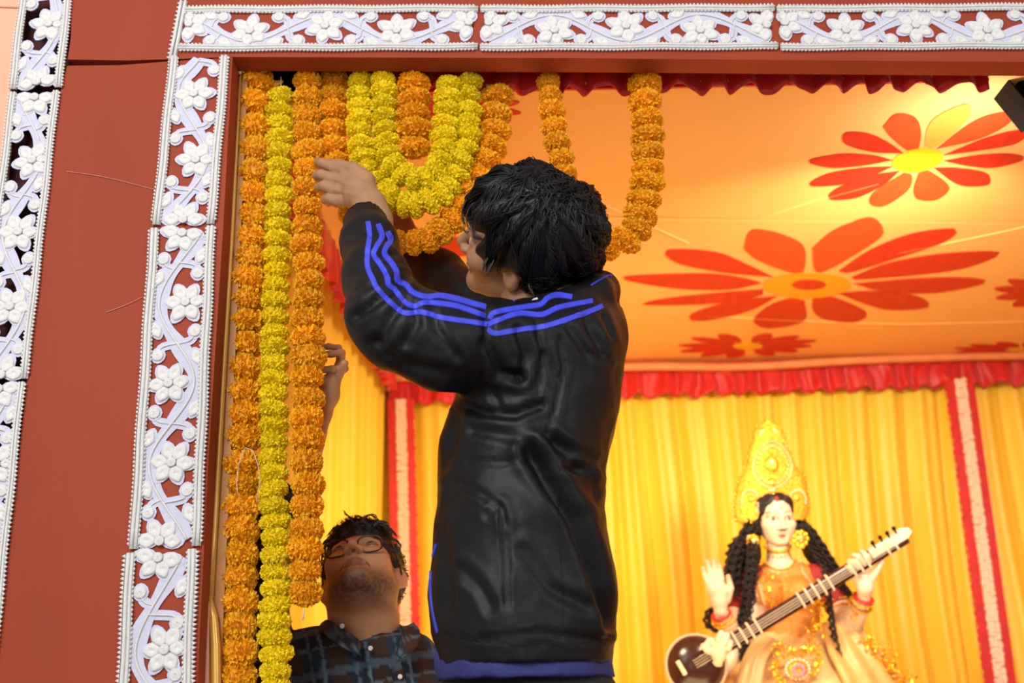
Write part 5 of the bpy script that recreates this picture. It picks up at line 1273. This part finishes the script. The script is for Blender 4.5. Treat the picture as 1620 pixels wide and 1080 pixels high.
# hair cap, parting, curls
def capf(p):
    q_ = (p-cI)@Ri.T; d = ell(q_, (0, -.028, .035), (.088, .104, .092)); d = smax(d, -ell(q_, (0, .110, -.030), (.080, .090, .124)), .006)
    d = smin(d, chain(p, capl, .01), .015); return smin(d, chain(p, capr, .01), .015)
capl = IC((1197, 815, YI+.02, 8), (1190, 840, YI+.03, 14), (1182, 875, YI+.04, 20), (1178, 905, YI+.05, 20)); capr = IC((1262, 815, YI+.02, 8), (1272, 838, YI+.03, 12), (1290, 872, YI+.04, 18), (1310, 905, YI+.05, 18))
lo, hi = bounds(capl+capr+[(cI, .11)], .01); Vn, Qn = sdf_mesh(capf, lo, hi, .0042); Nn = normals(Vn, Qn); Vn = Vn+Nn*(nz3(Vn, 50)*.004)[:, None]; mk('hair', Vn, Qn, M_CURL, idol)
cb = BVHTree.FromPolygons([Vector(v) for v in Vn], [tuple(t) for t in Qn.tolist()])
b = MB(); decal(b, cb, [(1228, 786), (1228.5, 789), (1229, 793)], 4.5, .002, n=8)
if b.V: b.build('vermilion_parting', M_REDJ, idol)
b = MB()
def curls(line, wid, k, Y, wob=2.8, r=1.45, per=8):
    for _ in range(k):
        o1 = rng.uniform(-wid, wid); ph = rng.uniform(0, 6.28); L_ = np.array(line, float); ln_ = np.sum(np.linalg.norm(np.diff(L_, axis=0), axis=1)); n_ = int(ln_/2.2); q_ = spline(L_, n_)
        rr = rng.uniform(.7, 1.3)*wob; Yo = Y+rng.uniform(-.03, .03); f0 = rng.uniform(0, .15); pts = []
        for i in range(int(n_*f0), int(n_*rng.uniform(.85, 1))):
            t = i*2.2/per*2*math.pi/1.6+ph; e_ = min(1, 3*(1-i/n_))
            pts.append(P(q_[i][0]+(o1*(.5+.5*e_))+rr*math.cos(t), q_[i][1]+rr*.5*math.sin(t), Yo+rr*ui*math.sin(t)))
        if len(pts) > 3: b.tube(pts, [r*ui*(1-.5*(i/len(pts))**3) for i in range(len(pts))], 5)
curls([(1200, 820), (1183, 850), (1168, 880), (1162, 915), (1172, 945), (1182, 965)], 16, 56, YI-.02)
curls([(1192, 850), (1190, 890), (1185, 930), (1180, 965), (1172, 1000), (1178, 1040), (1176, 1085)], 9, 26, YI-.07)
curls([(1175, 845), (1160, 862), (1155, 885), (1160, 910)], 8, 10, YI)
curls([(1128, 955), (1118, 975), (1120, 990), (1140, 1002), (1148, 1006)], 5, 8, YI-.05)
curls([(1262, 822), (1278, 845), (1295, 872), (1310, 895), (1325, 925), (1348, 945)], 14, 44, YI-.01)
curls([(1300, 890), (1308, 930), (1312, 960), (1318, 1000), (1326, 1030), (1334, 1056)], 4, 6, YI-.13)
curls([(1310, 900), (1330, 925), (1350, 945), (1345, 935)], 7, 8, YI-.03)
b.build('curls', M_CURL, idol)['kind'] = 'stuff'
# crown
Yc = YI-.035
outl = [(1215, 661), (1223, 668), (1235, 676), (1241, 688), (1240, 702), (1250, 716), (1256, 732), (1262, 742), (1272, 748), (1276, 762), (1279, 780), (1281, 800), (1278, 818), (1268, 822), (1258, 812), (1254, 800), (1246, 790), (1230, 783), (1213, 786), (1202, 796), (1196, 810), (1190, 824), (1176, 828), (1163, 821), (1160, 800), (1163, 780), (1168, 760), (1176, 746), (1182, 728), (1184, 710), (1190, 696), (1190, 684), (1198, 674), (1208, 668)]
op = spline(outl+[outl[0]], 120)[:-1]; ctr = np.array([1221, 765.0])
V = []; levels = [(1, 0.004), (1, -.004), (.93, -.010), (.8, -.013)]
for s_, dy in levels:
    for x, y in op:
        q_ = np.array([x, y]); 
        cxy = np.array([np.interp(y, [660, 780, 830], [1215, 1221, 1222]), y]); g_ = cxy+(q_-cxy)*s_; hb = .0006*abs(g_[0]-1221)
        V.append(P(g_[0], g_[1], Yc+dy+hb))
k = len(op); crown = None
bm = bmesh.new(); vs = [bm.verts.new(v-np.array(wloc(idol))) for v in np.array(V)]
for j in range(3):
    for i in range(k):
        try: bm.faces.new((vs[j*k+i], vs[j*k+(i+1) % k], vs[(j+1)*k+(i+1) % k], vs[(j+1)*k+i]))
        except Exception: pass
f1 = bm.faces.new([vs[3*k+i] for i in range(k)]); f2 = bm.faces.new([vs[i] for i in range(k)][::-1]); bmesh.ops.triangulate(bm, faces=[f1, f2])
bmesh.ops.recalc_face_normals(bm, faces=bm.faces[:])
me = bpy.data.meshes.new('crown'); bm.to_mesh(me); me.materials.append(M_GOLD); crown = bpy.data.objects.new('crown', me); COL.objects.link(crown); crown.parent = idol
crown['label'] = 'tall pointed gold crown set with pearls'
def cpt(x, y, dy=-.018): return P(x, y, Yc+dy+.0006*abs(x-1221))
b = MB()
for f_, rr in ((1.0, 2.1), (.80, 1.7)):
    for k_ in range(int(34*f_)): 
        t = 2*math.pi*k_/int(34*f_); b.ball(cpt(1222+31*f_*math.cos(t)*(1-.25*max(0, math.sin(t))), 735-37*f_*math.sin(t)), (rr if f_ < 1 else 1.3)*ui, 7, 5)
for cx, s_ in ((1186, 1), (1262, -1)):
    for t in np.linspace(-.2, math.pi+.6, 15): b.ball(cpt(cx+s_*-13*math.cos(t), 792-17*math.sin(t)+(0 if t < 2.8 else 8)), 1.9*ui, 7, 5)
for x, y in ((1207, 681), (1225, 679), (1203, 685), (1228, 684), (1218, 775), (1224, 775), (1221, 732)): b.ball(cpt(x, y), 2.5*ui, 8, 5)
b.build('pearl_string', M_PEARL, crown)['kind'] = 'stuff'
b = MB(); b.tube([cpt(1222+31*math.cos(t)*(1-.25*max(0, math.sin(t))), 735-37*math.sin(t), -.013) for t in np.linspace(0, 2*math.pi, 40)], 1.7*ui, 6, cap=False); b.build('oval_rim', mat('rose_gold', (.95, .50, .20), .35, metal=.4), crown)
b = MB(); b.ball(cpt(1221, 734, -.010), 13*ui, 16, 8, (.85, .25, 1.15)); b.build('crown_boss', M_GOLD2, crown)
for x, y, r_ in ((1206, 681, 6), (1226, 681, 6), (1215, 668, 5), (1221, 763, 7), (1188, 790, 6), (1260, 788, 6)):
    b = MB(); b.ball(cpt(x, y, -.012), r_*ui, 10, 6, (1, .5, 1)); b.build('crown_knob', M_GOLD2, crown)
b = MB()
for i in range(0, len(op), 2):
    x, y = op[i]; b.ball(P(x, y, Yc-.002+.0006*abs(x-1221)), rng.uniform(2.0, 3.2)*ui, 6, 4)
for _ in range(260):
    y = rng.uniform(672, 822); hwx = np.interp(y, [665, 700, 740, 770, 822], [8, 26, 38, 50, 54]); x = 1221+rng.uniform(-1, 1)*hwx
    if y > 785 and abs(x-1228) < 32: continue
    b.ball(cpt(x, y, -.012), rng.uniform(1.0, 2.3)*ui, 6, 4)
b.build('crown_filigree', M_GOLD2, crown)['kind'] = 'stuff'
# pedestal under the skirt
b = MB(); bz = I(1262, 1330, YI+.02)[2]; ctr_ = I(1262, 1330, YI+.02); b.box((ctr_[0]-.42, YI-.28, ZF), (ctr_[0]+.42, YI+.34, bz-.001)); tag(b.build('pedestal', M_REDCLOTH, None, False), 'red cloth covered pedestal under the goddess idol', 'pedestal')

# ------------------------------------------------------------------ veena
ve = empty('veena', P(1100, 1060, Yv)); tag(ve, 'dark wooden veena with white inlay held across the goddess idol', 'veena')
A0, A1 = P(1105, 1047, Yv-.025), P(1432, 849, Yv-.005)
dv = (A1-A0)/np.linalg.norm(A1-A0); nv = np.array([0, -1.0, 0]); nv -= dv*(nv@dv); nv /= np.linalg.norm(nv); sv = np.cross(dv, nv)
if sv[2] < 0: sv = -sv
Lv = np.linalg.norm(A1-A0); vp = lambda t, s_, n_: A0+dv*Lv*t+sv*s_*ui+nv*n_*ui
V = []; n = 40; k = 12
for i in range(n):
    t = i/(n-1); w_ = np.interp(t, [0, .1, .25, .8, 1], [9, 10.5, 11, 11, 10.5])
    for j in range(k):
        a_ = math.pi*2*j/k; y_ = math.sin(a_); V.append(vp(t, w_*math.cos(a_), 8*y_ if y_ < 0 else 5*min(y_*1.6, 1)))
mk('neck', V, [(i*k+j, i*k+(j+1) % k, (i+1)*k+(j+1) % k, (i+1)*k+j) for i in range(n-1) for j in range(k)]+[tuple(range(k))[::-1], tuple((n-1)*k+j for j in range(k))], M_WOOD, ve)
gc = P(1100, 1052, Yv+.02)
b = MB(); b.ball(gc, 43*ui, 32, 20, (1, .62, .98)); gourd = b.build('gourd', M_WOOD, ve)
b = MB(); b.tube([gc+np.array([0, -.012, 0])+np.array([43.5*ui*math.cos(t), 0, 42.5*ui*math.sin(t)]) for t in np.linspace(0, 2*math.pi, 50)], 2.4*ui, 8, cap=False); b.build('gourd_rim', mat('tan_rim', (.70, .42, .25), .4), gourd)
for t0 in (.17, .205, .24, .275, .48, .515, .55, .585, .62, .73, .765, .80, .90, .94):
    b = MB(); b.tube([vp(t0, -12, 4), vp(t0, -10, 7), vp(t0, 10, 7), vp(t0, 12.5, 4)], 1.7*ui, 6); b.build('fret', M_IVORY, ve)
for s_ in (-5, -1.5, 2, 5.5):
    b = MB(); b.tube([vp(-.02, s_, 6.5), vp(.2, s_, 9.5), vp(.93, s_, 9)], .45*ui, 4); b.build('string', M_IVORY, ve)
b = MB(); b.add(*boxpts(P(1078, 1056, Yv-.055), sv, dv, nv, 22*ui, 6*ui, 7*ui)); o = b.build('bridge', M_IVORY, ve, False); bv = o.modifiers.new('b', 'BEVEL'); bv.width = .002
hd_ = [vp(.83, 12, -2), vp(.83, -3, -2), vp(1.0, -3, -2), vp(1.03, 2, -2), vp(1.025, 10, -2), vp(.99, 15, -2), vp(.965, 12.5, -2)]
b = MB(); b.prism(hd_, nv*9*ui); o = b.build('headpiece', M_IVORY, ve, False)
for t0, s0 in ((.86, 12), (.90, 13), (.935, 13), (.97, 14)):
    b = MB(); b.tube([vp(t0, s0-4, 6), vp(t0, s0+3, 8)], 1.8*ui, 6); b.ball(vp(t0, s0+5, 8.5), 3.4*ui, 8, 6); b.build('tuning_peg', M_BLACK, ve)
